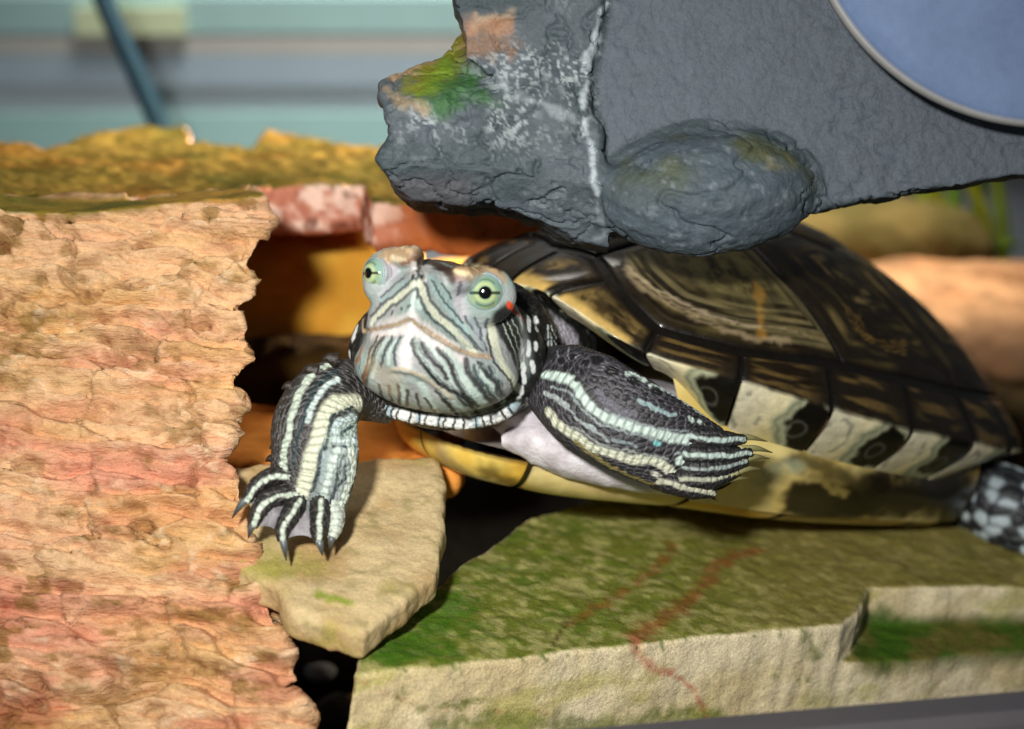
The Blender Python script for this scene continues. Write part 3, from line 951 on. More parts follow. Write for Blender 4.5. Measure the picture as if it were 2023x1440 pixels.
def dome_z(x, y):
    t = np.arctan2(y / BB, x / BA)
    S = np.sqrt((x / BA) ** 2 + (y / BB) ** 2)
    return BH * np.clip(1 - S ** BN, 1e-9, 1) ** (1 / BMX) + S * BCF * np.clip(np.cos(t), 0, 1) ** 2 + S ** 6 * rim_fix(t)


def st(S, tdeg):
    t = np.radians(tdeg)
    return np.stack([S * BA * np.cos(t), S * BB * np.sin(t)], -1)


TI, SI = [0, 14, 23, 36, 52, 68, 87, 110, 180], [0.855, 0.845, 0.90, 0.955, 0.945, 0.90, 0.885, 0.88, 0.87]


def s_in(tdeg): return np.interp(np.abs(tdeg), TI, SI)


root_t = empty('turtle', P(1560, 1080, 26.5))
tag(root_t, 'striped pond turtle with domed dark shell and head raised', 'turtle')
DK, OL, TN = lin(30, 23, 14), lin(104, 90, 50), lin(150, 128, 84)


def dome_nrm(x, y):
    e = 1e-3
    zx = (dome_z(x + e, y) - dome_z(x - e, y)) / (2 * e)
    zy = (dome_z(x, y + e) - dome_z(x, y - e)) / (2 * e)
    n = np.stack([-zx, -zy, np.ones_like(zx)], -1)
    return n / np.linalg.norm(n, axis=-1, keepdims=True)


def densify(poly, n):
    p = np.asarray(poly, float)
    p = np.vstack([p, p[:1]])
    L = np.concatenate([[0], np.cumsum(np.linalg.norm(np.diff(p, axis=0), axis=1))])
    s = np.linspace(0, L[-1], n, endpoint=False)
    return np.stack([np.interp(s, L, p[:, 0]), np.interp(s, L, p[:, 1])], 1)


def scute(poly, nr=46, nb=180, gap=0.012, bulge=0.055, seed=0, light=0.5, centre=None, wetrows=1.0):
    """a horny shield on the dome: rings run from its areola out to its edge, as the growth rings do"""
    b = densify(poly, nb)
    c = b.mean(0) if centre is None else np.asarray(centre)
    bc = b.mean(0)
    d = b - bc
    b = bc + d * (1 - gap / np.maximum(np.linalg.norm(d, axis=1, keepdims=True), 0.2))
    rho = np.linspace(0.02, 1, nr) ** 0.8
    xy = c + rho[:, None, None] * (b - c)[None]
    x, y = xy[..., 0], xy[..., 1]
    R = np.repeat(rho, nb).reshape(nr, nb)
    n = dome_nrm(x, y)
    th_ = np.linspace(0, 2 * np.pi, nb, endpoint=False)
    q = np.stack([R * 9.0, np.cos(th_)[None] * 1.1 + 0 * R, np.sin(th_)[None] * 1.1 + 0 * R], -1)
    ringn = fbm(q * [1, 1, 1] + seed * 7.7, 3, seed)
    off = bulge * (1 - R ** 7) - 0.05 * sst(0.965, 1.0, R) + 0.010 * ringn * sst(0.2, 0.5, R) * (1 - sst(0.9, 1, R))
    zz = dome_z(x, y)
    Pb = np.stack([x, y, zz], -1) + n * off[..., None]
    m = NM(BW(Pb[..., 0], Pb[..., 1], Pb[..., 2]).reshape(-1, 3), grid_faces(nr, nb, True))
    m.T = np.array([[0, (j + 1) % nb, j] for j in range(1, nb - 1)])
    if m.normals()[nb * 5] @ bu < 0: m.Q, m.T = m.Q[:, ::-1], m.T[:, ::-1]
    X = Pb.reshape(-1, 3)
    r = R.ravel()
    streak = fbm(q.reshape(-1, 3) * [1.6, 1.4, 1.4] + seed * 3.3, 4, seed + 2)
    blot = fbm(X * [1.3, 1.3, 1.3] + seed, 4, seed + 4)
    col = mix(DK, OL, light * 0.85 * sst(-0.15, 0.45, streak) * sst(-0.5, 0.3, blot) * (1 - sst(0.90, 1.0, r)))
    col = mix(col, TN, light * 0.7 * sst(0.2, 0.55, streak) * (1 - sst(0.8, 0.95, r)) * sst(-0.2, 0.4, blot))
    col = mix(col, lin(12, 9, 6), 0.85 * sst(0.93, 0.99, r))
    m.C = col
    m.rho, m.xy, m.blot, m.streak = r, X, blot, streak
    return m


# dark underlayer, seen in the seams
gx = np.linspace(0, 1, 60)
gt = np.radians(np.linspace(-180, 180, 240, endpoint=False))
S_, T_ = np.meshgrid(gx, gt, indexing='ij')
x, y = S_ * BA * np.cos(T_), S_ * BB * np.sin(T_)
base = NM(BW(x, y, dome_z(x, y) - 0.02).reshape(-1, 3), grid_faces(60, 240, True), None, lin(20, 17, 13))
if base.normals()[240 * 20] @ bu < 0: base.Q = base.Q[:, ::-1]
cara = build('carapace', base, M_scute, root_t)

# vertebral seams (x along the back), half widths of the vertebral row
V12, V23, V34, V45 = (2.95, 0.80), (0.95, 0.78), (-1.05, 0.76), (-2.95, 0.70)
v2m, v3m, v4m = (2.0, 1.12), (-0.1, 1.12), (-2.05, 1.0)


def rimarc(t0, t1, n=30):
    t = np.linspace(t0, t1, n)
    return st(s_in(t), t).tolist()


def mir(p): return [(a, -b) for a, b in p]


n0 = st(0.855, 0)
C_1 = [st(0.845, 14)] + rimarc(23, 72) + [(1.7, 2.42), (1.92, 1.91), v2m, V12]
C_2 = rimarc(72, 103) + [(-0.52, 2.57), (-0.2, 1.9), v3m, V23, v2m, (1.92, 1.91), (1.7, 2.42)]
C_3 = rimarc(103, 131) + [(-2.45, 2.0), v4m, V34, v3m, (-0.2, 1.9), (-0.52, 2.57)]
C_4 = rimarc(131, 163) + [(-3.7, 0.75), V45, v4m, (-2.45, 2.0)]
C_4 = C_4[:-4] + [(-3.85, 0.72), V45, v4m, (-2.45, 2.0)]
V_1 = [tuple(st(0.845, 14)), V12, (V12[0], -V12[1]), tuple(st(0.845, -14)), tuple(st(0.855, 0))]
V_2 = [V12, v2m, V23, (V23[0], -V23[1]), (v2m[0], -v2m[1]), (V12[0], -V12[1])]
V_3 = [V23, v3m, V34, (V34[0], -V34[1]), (v3m[0], -v3m[1]), (V23[0], -V23[1])]
V_4 = [V34, v4m, V45, (V45[0], -V45[1]), (v4m[0], -v4m[1]), (V34[0], -V34[1])]
V_5 = [V45, (-3.85, 0.72)] + rimarc(163, 180, 6) + mir(rimarc(163, 180, 6))[::-1] + [(-3.85, -0.72), (V45[0], -V45[1])]

YB = lin(176, 128, 44)
for sd in (1, -1):
    for k, pl in enumerate((C_1, C_2, C_3, C_4)):
        pl = [tuple(p_) for p_ in pl]
        if sd < 0: pl = mir(pl)
        pc_ = np.mean(densify(pl, 200), 0)
        m = scute(pl, seed=10 + k + (5 if sd < 0 else 0), light=(0.95, 0.62, 0.5, 0.4)[k], centre=pc_ + [-0.25, -0.35 * sd], bulge=0.07)
        if k == 0 and sd > 0:
            # pale scored growth bands along the lower half, one ochre bar across
            lowr = sst(0.35, 0.6, m.rho) * (1 - sst(0.86, 0.95, m.rho)) * sst(0.2, 1.4, m.xy[:, 1])
            band = fbm(np.stack([m.rho * 26, m.xy[:, 0] * 0.5, m.xy[:, 1] * 0.2], 1), 3, 7)
            m.C = mix(m.C, lin(134, 122, 84), 0.6 * lowr * sst(-0.15, 0.35, band))
            m.C = mix(m.C, lin(26, 20, 12), 0.6 * lowr * sst(0.05, -0.4, band))
            up_ = sst(0.75, 0.3, m.rho)
            m.C = mix(m.C, lin(118, 108, 66), 0.8 * up_ * sst(-0.4, 0.2, fbm(m.xy * [4, 1.2, 2], 4, 9)))
            fleck = sst(0.12, 0.4, fbm(m.xy * [9, 5, 7], 3, 15)) * up_
            m.C = mix(m.C, lin(52, 44, 26), 0.75 * fleck)
            m.stroke([(1225, 508), (1262, 548), (1330, 590), (1420, 628), (1500, 648)], 8, lin(186, 168, 136), 0.8, 0.7, 0.03)
            m.stroke([(1236, 530), (1290, 580), (1370, 622), (1470, 662), (1560, 672)], 14, lin(170, 150, 116), 0.8, 0.65, 0.04)
            m.stroke([(1240, 505), (1290, 548), (1360, 590), (1430, 618)], 6, lin(36, 28, 18), 0.8, 0.8, 0.03)
            m.stroke([(1250, 545), (1320, 598), (1400, 636), (1480, 655)], 5, lin(36, 28, 18), 0.8, 0.8, 0.03)
            m.stroke([(1494, 560), (1502, 610), (1503, 662)], 17, YB, 0.9, 0.55, 0.07)
            m.stroke([(1460, 640), (1540, 648), (1600, 668)], 5, lin(176, 156, 116), 0.8, 0.6, 0.03)
        if k == 1 and sd > 0:
            for o_ in range(4):
                m.stroke([(1668 + o_ * 9, 600 + o_ * 6), (1690 + o_ * 8, 650 + o_ * 4), (1740 + o_ * 9, 686 - o_ * 3), (1790, 700 - o_ * 9)], 5, lin(126, 98, 46), 0.8, 0.7, 0.03)
        build('scute', m, M_scute, cara)
for k, pl in enumerate((V_1, V_2, V_3, V_4, V_5)):
    build('scute', scute([tuple(p_) for p_ in pl], seed=30 + k, light=0.45, bulge=0.08), M_scute, cara)

# marginal shields: upper band on the dome, then round the rim and under it
seam_o = [4, 15, 36, 53, 70, 87, 103, 118, 133, 147, 161, 174]
seam_i = [5, 22, 36, 52, 68.5, 86, 102, 117, 132, 147, 161, 174]


def under(tdeg):          # how far the lower side reaches: down, inward
    a = np.abs(tdeg)
    br = sst(38, 54, a) * (1 - sst(104, 124, a))
    return 0.20 + 0.62 * br, 0.42 + 0.16 * br


def marginal(o0, o1, i0, i1, seed, nt=56, nv=60, sd=1):
    v = np.linspace(0, 1, nv)
    a = np.linspace(0.012, 0.988, nt)
    A_, V_ = np.meshgrid(a, v, indexing='ij')
    tm_i = i0 + (i1 - i0) * A_
    tm_o = o0 + (o1 - o0) * A_
    top = V_ <= 0.42
    f_ = np.clip(V_ / 0.42, 0, 1)
    tt = tm_i + (tm_o - tm_i) * f_
    S = s_in(tm_i) + 0.008 + (1.0 - s_in(tm_i) - 0.008) * f_
    xy = st(S, tt)
    z = dome_z(xy[..., 0], xy[..., 1])
    g = np.clip((V_ - 0.42) / 0.58, 0, 1)
    dn, inw = under(tt)
    ang = g
    xy2 = st(1.0 + 0 * S, tt)
    nr = xy2 / np.linalg.norm(xy2, axis=-1, keepdims=True)
    bul = 0.10 * np.sin(np.pi * np.clip(g, 0, 1)) * np.exp(-2 * g)
    xy = xy + nr * (bul - inw * g ** 1.25)[..., None] * 1.0
    z = z - dn * g
    edge_ = np.minimum(A_, 1 - A_) * (o1 - o0) / 57.3 * 4.2
    off = 0.035 * sst(0.0, 0.07, edge_) * sst(0, 0.06, V_) - 0.02
    ctr = np.array([0, 0, -0.4])
    Pb = np.stack([xy[..., 0], xy[..., 1], z], -1)
    dirn = np.stack([nr[..., 0] * 0.6, nr[..., 1] * 0.6, np.where(top, 0.8, -0.5 * g + 0.8 * (1 - g))], -1)
    Pb = Pb + dirn * off[..., None]
    if sd < 0: Pb = Pb * [1, -1, 1]
    m = NM(BW(Pb[..., 0], Pb[..., 1], Pb[..., 2]).reshape(-1, 3), grid_faces(nt, nv))
    if m.normals()[(nt // 2) * nv + 8] @ bu < 0: m.Q = m.Q[:, ::-1]
    a_, v_ = A_.ravel(), V_.ravel()
    X = Pb.reshape(-1, 3)
    stn = fbm(np.stack([a_ * 2.2 + seed * 3, v_ * 16, a_ * 0], 1), 3, seed)
    c = mix(DK, lin(110, 88, 48), 0.75 * sst(-0.1, 0.45, stn) * sst(0.95, 0.55, a_) * sst(0.05, 0.2, a_))
    c = mix(c, lin(10, 8, 6), sst(0.93, 0.99, a_) + sst(0.07, 0.01, a_))
    cr = mix(lin(228, 216, 172), lin(206, 186, 120), sst(0.6, 1.0, v_))
    cr = mix(cr, lin(214, 208, 186), sst(0.5, 0.1, a_) * 0.6)
    # dark eye-like blotch with grey rings at the hind end
    e = np.sqrt(((a_ - 0.84 - 0.05 * math.sin(seed)) / 0.30) ** 2 + ((v_ - 0.66 - 0.05 * math.cos(seed * 2.0)) / 0.30) ** 2) + 0.42 * fbm(X * 2.8, 4, seed)
    cr = mix(cr, lin(150, 158, 130), 0.8 * sst(1.5, 1.15, e))
    cr = mix(cr, lin(86, 92, 74), 0.5 * np.exp(-((e - 1.18) / 0.09) ** 2))
    cr = mix(cr, lin(20, 18, 13), sst(1.0, 0.8, e))
    e2 = np.sqrt(((a_ - 0.74) / 0.10) ** 2 + ((v_ - 0.72) / 0.09) ** 2) + 0.35 * fbm(X * 4, 3, seed + 1)
    cr = mix(cr, lin(110, 108, 96), 0.45 * np.exp(-((e2 - 1.0) / 0.16) ** 2))
    e3 = np.sqrt(((a_ - 0.16) / 0.17) ** 2 + ((v_ - 0.70) / 0.22) ** 2) + 0.2 * fbm(X * 5, 3, seed + 8)
    cr = mix(cr, lin(120, 120, 110), 0.75 * np.exp(-((e3 - 0.9) / 0.14) ** 2) * sst(-0.3, 0.1, fbm(X * 7, 2, seed)))
    cr = mix(cr, lin(26, 22, 16), sst(0.95, 0.99, a_) + sst(0.035, 0.01, a_))
    m.C = mix(c, cr, sst(0.405, 0.445, v_ + 0.012 * fbm(X * 5, 2, 3)))
    return m


for sd in (1, -1):
    for k in range(11):
        m = marginal(seam_o[k], seam_o[k + 1], seam_i[k], seam_i[k + 1], 50 + k, sd=sd)
        if sd > 0 and k in (0, 1):
            # front shields: ochre streaked top, pale yellow lip
            st_ = fbm(m.V * [5, 5, 5], 4, 63)
            t_ = np.linspace(0, 1, 56)
            a_ = np.repeat(np.linspace(0, 1, 56), 60)
            v_ = np.tile(np.linspace(0, 1, 60), 56)
            topn = sst(0.42, 0.36, v_) * sst(0.06, 0.16, a_) * sst(0.97, 0.88, a_)
            m.C = mix(m.C, lin(132, 110, 64), 0.75 * topn * sst(-0.35, 0.3, fbm(np.stack([a_ * 3, v_ * 9, a_ * 0], 1), 3, 11 + k)) * sst(0.06, 0.2, v_))
            m.C = mix(m.C, lin(34, 26, 16), 0.7 * topn * sst(0.1, 0.35, st_))
            m.C = mix(m.C, lin(212, 176, 100), 0.8 * sst(0.32, 0.40, v_) * sst(0.46, 0.42, v_) * sst(0.05, 0.12, a_) * sst(0.9, 0.8, a_))
        build('marginal_scute', m, M_scute, cara)
# nuchal and tail shields
for o0, o1 in ((-4, 4), (174, 186)):
    v = np.linspace(0, 1, 30)
    t_ = np.linspace(o0 + 0.3, o1 - 0.3, 16)
    A_, V_ = np.meshgrid(t_, v, indexing='ij')
    S = 0.86 + 0.14 * np.clip(V_ / 0.6, 0, 1)
    xy = st(S, A_)
    z = dome_z(xy[..., 0], xy[..., 1]) + 0.012 - 0.2 * np.clip((V_ - 0.6) / 0.4, 0, 1)
    m = NM(BW(xy[..., 0], xy[..., 1], z).reshape(-1, 3), grid_faces(16, 30), None, lin(40, 32, 20))
    if m.normals()[8 * 30 + 6] @ bu < 0: m.Q = m.Q[:, ::-1]
    build('nuchal_scute' if o0 < 0 else 'tail_scute', m, M_scute, cara)

# ---- plastron
PO = [(5.95, 0), (5.85, 0.75), (5.4, 1.35), (4.6, 1.9), (3.5, 2.2), (2.7, 2.38), (1.3, 2.92), (-0.6, 3.14), (-2.2, 3.05), (-3.0, 2.4), (-4.2, 1.7), (-4.7, 0.6)]
PO = PO + [(a, -b) for a, b in PO[::-1]][:-1]
PO = densify(resample(PO + PO[:1], 200), 160)


def pl_z(x, y, lip=0.68):
    dd = -poly2(x, y, PO)
    k = np.clip(dd / lip, 0, 1)
    return -1.75 - 0.10 * x + lip * 0.92 * (1 - np.sqrt(np.clip(1 - (1 - k) ** 2, 0, 1)))


def pl_scute(poly, seed, dark=0.0, gap=0.02, nr=40, nb=170, deep=0.0):
    b = densify(poly, nb)
    c = b.mean(0)
    d = b - c
    b = c + d * (1 - gap / np.maximum(np.linalg.norm(d, axis=1, keepdims=True), 0.2))
    rho = np.linspace(0.01, 1, nr) ** 0.55
    xy = c + rho[:, None, None] * (b - c)
    R = np.repeat(rho, nb)
    z = pl_z(xy[..., 0], xy[..., 1]) - 0.02 * (1 - R.reshape(nr, nb) ** 14) + deep
    m = NM(BW(xy[..., 0], xy[..., 1], z).reshape(-1, 3), grid_faces(nr, nb, True))
    if m.normals()[nb * 3] @ bu > 0: m.Q = m.Q[:, ::-1]
    X = np.concatenate([xy.reshape(-1, 2), z.reshape(-1, 1)], 1)
    co = mix(lin(238, 206, 104), lin(222, 176, 66), sst(-0.3, 0.4, fbm(X * [1.0, 1.6, 1], 4, seed)))
    co = mix(co, lin(226, 208, 150), 0.7 * sst(0.0, 0.5, fbm(X * [0.8, 2.2, 1], 4, seed + 3)))
    co = mix(co, lin(150, 106, 46), 0.45 * sst(0.1, 0.5, fbm(X * 1.7, 4, seed + 5)))
    co = mix(co, lin(36, 26, 14), 0.75 * sst(0.975, 0.995, R))
    m.C = mix(co, lin(30, 24, 14), dark)
    return m


po = np.asarray(PO)


def clip_half(pts, x0, x1):
    q = [p_ for p_ in pts if x0 <= p_[0] <= x1 and p_[1] >= 0]
    return q


# close inner sheet (also the dark colour in the seams)
xy0 = densify(PO, 200)
rho = np.linspace(0, 1, 40)
xy = rho[:, None, None] * xy0[None] * 0.996
z = pl_z(xy[..., 0], xy[..., 1]) + 0.03
plb = NM(BW(xy[..., 0], xy[..., 1], z).reshape(-1, 3), grid_faces(40, 200, True), None, lin(44, 32, 18))
z2 = pl_z(xy[..., 0], xy[..., 1]) * 0 + (-1.75 - 0.10 * xy[..., 0]) + 0.60
ins = NM(BW(xy[..., 0], xy[..., 1], z2).reshape(-1, 3), grid_faces(40, 200, True)[:, ::-1], None, lin(196, 184, 176))
plb.add(ins)
plas = build('plastron', plb, M_plast, root_t)
ph = [p_ for p_ in resample([(5.95, 0), (5.85, 0.75), (5.4, 1.35), (4.6, 1.9), (3.5, 2.2), (2.7, 2.38), (1.3, 2.92), (-0.6, 3.14), (-2.2, 3.05), (-3.0, 2.4), (-4.2, 1.7), (-4.7, 0.6), (-4.65, 0)], 240)]


def band(x0, x1, skew0=0.0, skew1=0.0):
    """left half of the plastron between two cross seams"""
    q = [tuple(p_) for p_ in ph if (p_[0] <= x0 + skew0 * p_[1]) and (p_[0] >= x1 + skew1 * p_[1])]
    return [(min(x0, 5.95), 0.0)] + q + [(x1, 0.0)]


for sd in (1, -1):
    for k, (x0, x1, k0, k1) in enumerate(((9, 4.35, 0, 0.52), (4.35, 2.6, 0.52, 0.05), (2.6, 1.2, 0.05, 0.0), (1.2, -1.4, 0, 0), (-1.4, -3.0, 0, 0), (-3.0, -5, 0, 0))):
        pl = band(x0, x1, k0, k1)
        if sd < 0: pl = [(a, -b) for a, b in pl]
        m = pl_scute(pl, 80 + k)
        if sd > 0 and k == 1:
            m.stroke([(1030, 900), (1150, 940), (1290, 980)], 34, lin(226, 202, 150), 0.9, 0.7, 0.05)
            m.stroke([(1040, 960), (1120, 985)], 60, lin(150, 132, 60), 0.9, 0.5, 0.08)
        if k >= 3: m.C = mix(m.C, lin(96, 72, 34), 0.25 + 0.5 * sst(-0.2, 0.3, fbm(m.V * 1.2, 3, 5)))
        if k == 0:
            m.stroke([(860, 872), (880, 900), (915, 930)], 36, lin(150, 120, 84), 0.8, 0.5, 0.06)
            m.stroke([(960, 930), (1010, 950)], 40, lin(60, 44, 18), 0.9, 0.75, 0.08)
        build('plastron_scute', m, M_plast, plas)

# ---- bridge between carapace and plastron, both sides
for sd in (1, -1):
    tt = np.linspace(40, 118, 120)
    dn, inw = under(tt)
    e = st(1.0, tt)
    nr = e / np.linalg.norm(e, axis=-1, keepdims=True)
    u0 = e - nr * (inw - 0.10)[:, None]
    z0 = dome_z(e[:, 0] * 0.999, e[:, 1] * 0.999) - dn + 0.10
    xs = np.interp(tt, [40, 55, 75, 95, 118], [2.75, 2.1, 0.7, -0.9, -2.3])
    hp = np.array(ph)
    ys = np.interp(-xs, -hp[:, 0], hp[:, 1]) - 0.06
    zl = -1.75 - 0.10 * xs + 0.22
    w_ = np.linspace(0, 1, 40)
    Pb = np.zeros((120, 40, 3))
    for i, wv in enumerate(w_):
        Pb[:, i, 0] = u0[:, 0] * (1 - wv) + xs * wv
        bulg = 0.10 * math.sin(math.pi * wv)
        Pb[:, i, 1] = u0[:, 1] * (1 - wv) + ys * wv + bulg
        Pb[:, i, 2] = z0 * (1 - wv) + zl * wv
    if sd < 0: Pb[..., 1] *= -1
    m = NM(BW(Pb[..., 0], Pb[..., 1], Pb[..., 2]).reshape(-1, 3), grid_faces(120, 40))
    if (m.normals()[60 * 40 + 20] @ bl) * sd < 0: m.Q = m.Q[:, ::-1]
    X = Pb.reshape(-1, 3)
    m.C = mix(lin(232, 212, 140), lin(214, 182, 96), sst(-0.3, 0.4, fbm(X * 1.4, 4, 5)))
    if sd > 0:
        m.stroke([(1700, 990), (1800, 975), (1900, 960)], 170, lin(40, 32, 18), 0.6, 0.92, 0.14)
        m.stroke([(1590, 985), (1640, 1000), (1720, 985)], 110, lin(22, 18, 10), 0.3, 0.97, 0.10)
        m.stroke([(1740, 970), (1800, 990), (1860, 960)], 90, lin(34, 28, 16), 0.6, 0.95, 0.10)
        m.stroke([(1575, 905), (1620, 925), (1700, 960)], 40, lin(60, 52, 26), 0.7, 0.85, 0.08)
        m.stroke([(1850, 900), (1880, 960), (1890, 1030)], 120, lin(30, 25, 16), 0.6, 0.95, 0.1)  # shadow painted over the rear end of the bridge
        m.stroke([(1510, 930), (1545, 915), (1570, 915)], 16, lin(120, 130, 112), 0.8, 0.8, 0.06)
        m.stroke([(1500, 955), (1530, 935), (1580, 922)], 26, lin(176, 178, 140), 0.8, 0.6, 0.06)
        m.stroke([(1640, 965), (1670, 980)], 16, lin(170, 150, 80), 0.8, 0.7, 0.06)
        m.stroke([(1610, 1040), (1700, 995), (1760, 960)], 6, lin(14, 11, 8), 0.8, 0.8, 0.02)
    build('bridge', m, M_plast, root_t)

# ---- soft body: head, neck and limbs as one skin
hf = PxFrame(23.4)
L = hf.l
lo, hi, hh = (-345, -262, -560), (190, 205, 165), 2.6
X, Y, Z = axes_grid(lo, hi, hh)


def E_(px, py, z, r, rot=0.0): return ell(X, Y, Z, L(px, py, z), r, rot)


def Cp(a, b, ra, rb): return caps(X, Y, Z, L(*a), L(*b), ra, rb)


d = E_(842, 640, 20, (118, 104, 118), 0.12)                        # muzzle
d = smin(d, Cp((826, 566, 112), (862, 590, -10), 30, 70), 26)      # snout
d = smin(d, E_(826, 612, 78, (66, 50, 64), 0.1), 22)               # beak


def wedge(a, b, c):
    a, b, c = L(*a), L(*b), L(*c)
    n_ = np.cross(b - a, c - a)
    n_ = n_ * np.sign(n_[2]) / np.linalg.norm(n_)
    return (X - a[0]) * n_[0] + (Y - a[1]) * n_[1] + (Z - a[2]) * n_[2]


# the beak is a wedge: two flat cheeks meeting in a ridge below the nostrils
d = smax(d, wedge((824, 545, 128), (814, 640, 122), (716, 660, 8)) - 3, 14)
d = smax(d, wedge((824, 545, 128), (814, 640, 122), (968, 700, -14)) - 3, 14)
d = smin(d, E_(882, 648, -70, (158, 122, 108), 0.15), 34)          # skull
d = smin(d, E_(862, 730, -26, (164, 84, 112), 0.10), 34)           # jaw and throat
d = smin(d, E_(830, 700, 48, (84, 60, 66), 0.14), 26)              # chin
d = smin(d, E_(868, 566, -20, (112, 46, 90), 0.15), 24)              # forehead
d = smin(d, Cp((776, 510, 30), (818, 506, 74), 22, 20), 16)        # brows
d = smin(d, Cp((912, 550, 72), (985, 562, 0), 26, 24), 18)
d = smin(d, E_(757, 548, 26, (40, 54, 34), 0.2), 10)               # eye sockets
d = smin(d, E_(960, 584, 28, (60, 58, 38), 0.1), 12)
# neck collar of loose skin, then the neck running back to the shell
d = smin(d, E_(884, 704, -128, (202, 150, 92), 0.05), 18)
d = smin(d, E_(960, 690, -235, (150, 150, 110), 0.0), 20)
d = smin(d, Cp((900, 690, -220), (1060, 700, -520), 150, 150), 30)
for k, (cx, ry) in enumerate(((1030, 120), (1050, 112), (1068, 100))):    # vertical folds of the neck skin
    d = smin(d, E_(cx - 60, 680, -205 - 34 * k, (86, ry, 26), 0.0), 6)
V, T, Q = mesh_field(d, lo, hh)
head = NM(hf.world(V), Q, T)
if (head.normals() * (head.V - P(880, 680, 24))).sum(1).mean() < 0: head.Q, head.T = head.Q[:, ::-1], head.T[:, ::-1]


def cz(X_, Y_): return 640 + X_ / 3.13, 440 + Y_ / 3.13          # points read from an enlarged view of the head


def hs(pts): return [cz(*p_) for p_ in pts]


def groove(m, pts, width, depth, step=4.0):
    hw = 0.5 * width * 23.4 / F
    idx, dd, al = m.dist(pts, hw * 2.5, step)
    off = np.zeros(len(m.V))
    off[idx] = depth * np.exp(-(dd / hw) ** 2) * np.clip(np.minimum(al, 1 - al) * 12 + 0.2, 0, 1)
    m.displace(off)


mouth = [(248, 668), (340, 655), (450, 628), (535, 603), (620, 660), (720, 722), (830, 785), (930, 820), (1030, 832)]
groove(head, hs(mouth), 9, -0.030)
groove(head, hs([(a, b - 26) for a, b in mouth]), 16, 0.022)
groove(head, hs([(a, b + 34) for a, b in mouth]), 22, 0.012)
groove(head, hs([(585, 230), (578, 300), (570, 390)]), 6, -0.022)
for n_ in ((548, 335), (612, 338)): groove(head, [cz(*n_), cz(n_[0] + 4, n_[1] + 6)], 9, -0.045)
groove(head, hs([(400, 905), (520, 915), (620, 955), (720, 1025), (800, 1090)]), 14, 0.02)
groove(head, hs([(395, 940), (520, 955), (620, 1000), (710, 1060)]), 14, -0.018)
# collar: a chain of swollen scales round the throat
collar = [(176, 1036), (250, 1100), (340, 1152), (430, 1186), (550, 1212), (680, 1232), (810, 1250), (930, 1250), (1020, 1232), (1110, 1200), (1215, 1120)]
groove(head, hs(collar), 24, 0.035)
groove(head, hs([(a, b - 46) for a, b in collar]), 10, -0.03)
f1, f2, cid = worley(head.V * 9.0, 4)
hx_, hy_, hD = proj(head.V)
nk = np.clip(sst(24.0, 24.5, hD) + sst(800, 830, hy_), 0, 1)
head.displace(0.014 * sst(0.0, 0.25, f2 - f1) * nk + 0.006 * fbm(head.V * 6, 3, 4) + 0.012 * sst(0.1, 0.4, fbm(head.V * 9, 3, 44)) * sst(560, 520, hy_))

# colours
MINT, CREAM, GREY, LAV, INK, WHT = lin(196, 214, 204), lin(214, 216, 192), lin(150, 158, 160), lin(184, 184, 190), lin(34, 34, 34), lin(236, 238, 234)
base_ = mix(lin(166, 169, 168), lin(154, 170, 164), sst(-0.3, 0.3, fbm(head.V * 2.5, 3, 2)))
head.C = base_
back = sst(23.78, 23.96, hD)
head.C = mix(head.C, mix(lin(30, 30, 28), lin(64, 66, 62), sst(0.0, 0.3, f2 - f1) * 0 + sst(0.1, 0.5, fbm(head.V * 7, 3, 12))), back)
def s_(pts, w_, cc_, *a_, **k_):
    return head.stroke(pts, w_ * (1.45 if np.mean(cc_) < 0.12 and w_ < 9 else 1.0), cc_, *a_, **k_)


TAN, BRN = lin(178, 148, 112), lin(84, 62, 46)
# crown
s_(hs([(400, 190), (480, 170), (560, 210)]), 44, TAN, 0.7, 0.95, 0.03)
s_(hs([(420, 215), (500, 235)]), 10, lin(224, 204, 168), 0.7, 0.9, 0.02)
s_(hs([(440, 150), (520, 165), (560, 190)]), 9, lin(222, 190, 150), 0.7, 0.7, 0.02)
s_(hs([(480, 260), (530, 240), (570, 215)]), 9, lin(132, 92, 66), 0.7, 0.8, 0.02)
s_(hs([(600, 210), (680, 250), (780, 290), (880, 260)]), 30, BRN, 0.7, 0.95, 0.03)
s_(hs([(660, 210), (800, 245), (960, 250), (1080, 280)]), 26, lin(104, 78, 56), 0.7, 0.9, 0.03)
s_(hs([(830, 300), (920, 290), (1020, 310), (1090, 340)]), 26, TAN, 0.7, 0.95, 0.03)
s_(hs([(810, 300), (860, 310), (905, 325)]), 11, lin(232, 212, 168), 0.6, 0.95, 0.015)
s_(hs([(880, 270), (960, 262), (1060, 290)]), 8, lin(206, 174, 128), 0.7, 0.8, 0.02)
s_(hs([(800, 345), (850, 350), (900, 345)]), 14, lin(150, 124, 110), 0.7, 0.8, 0.02)
s_(hs([(700, 280), (760, 300), (790, 360)]), 16, lin(70, 52, 44), 0.7, 0.85, 0.02)
# lores: soft grey lilac patches by the eyes
s_(hs([(420, 290), (420, 330)]), 20, lin(166, 160, 168), 0.8, 0.9, 0.02)
s_(hs([(845, 395), (850, 430)]), 24, lin(160, 158, 168), 0.8, 0.9, 0.02)
s_(hs([(835, 470), (830, 540), (860, 580)]), 24, lin(190, 186, 192), 0.8, 0.9, 0.02)
s_(hs([(845, 372), (830, 450)]), 5, lin(70, 64, 70), 0.8, 0.8, 0.01)
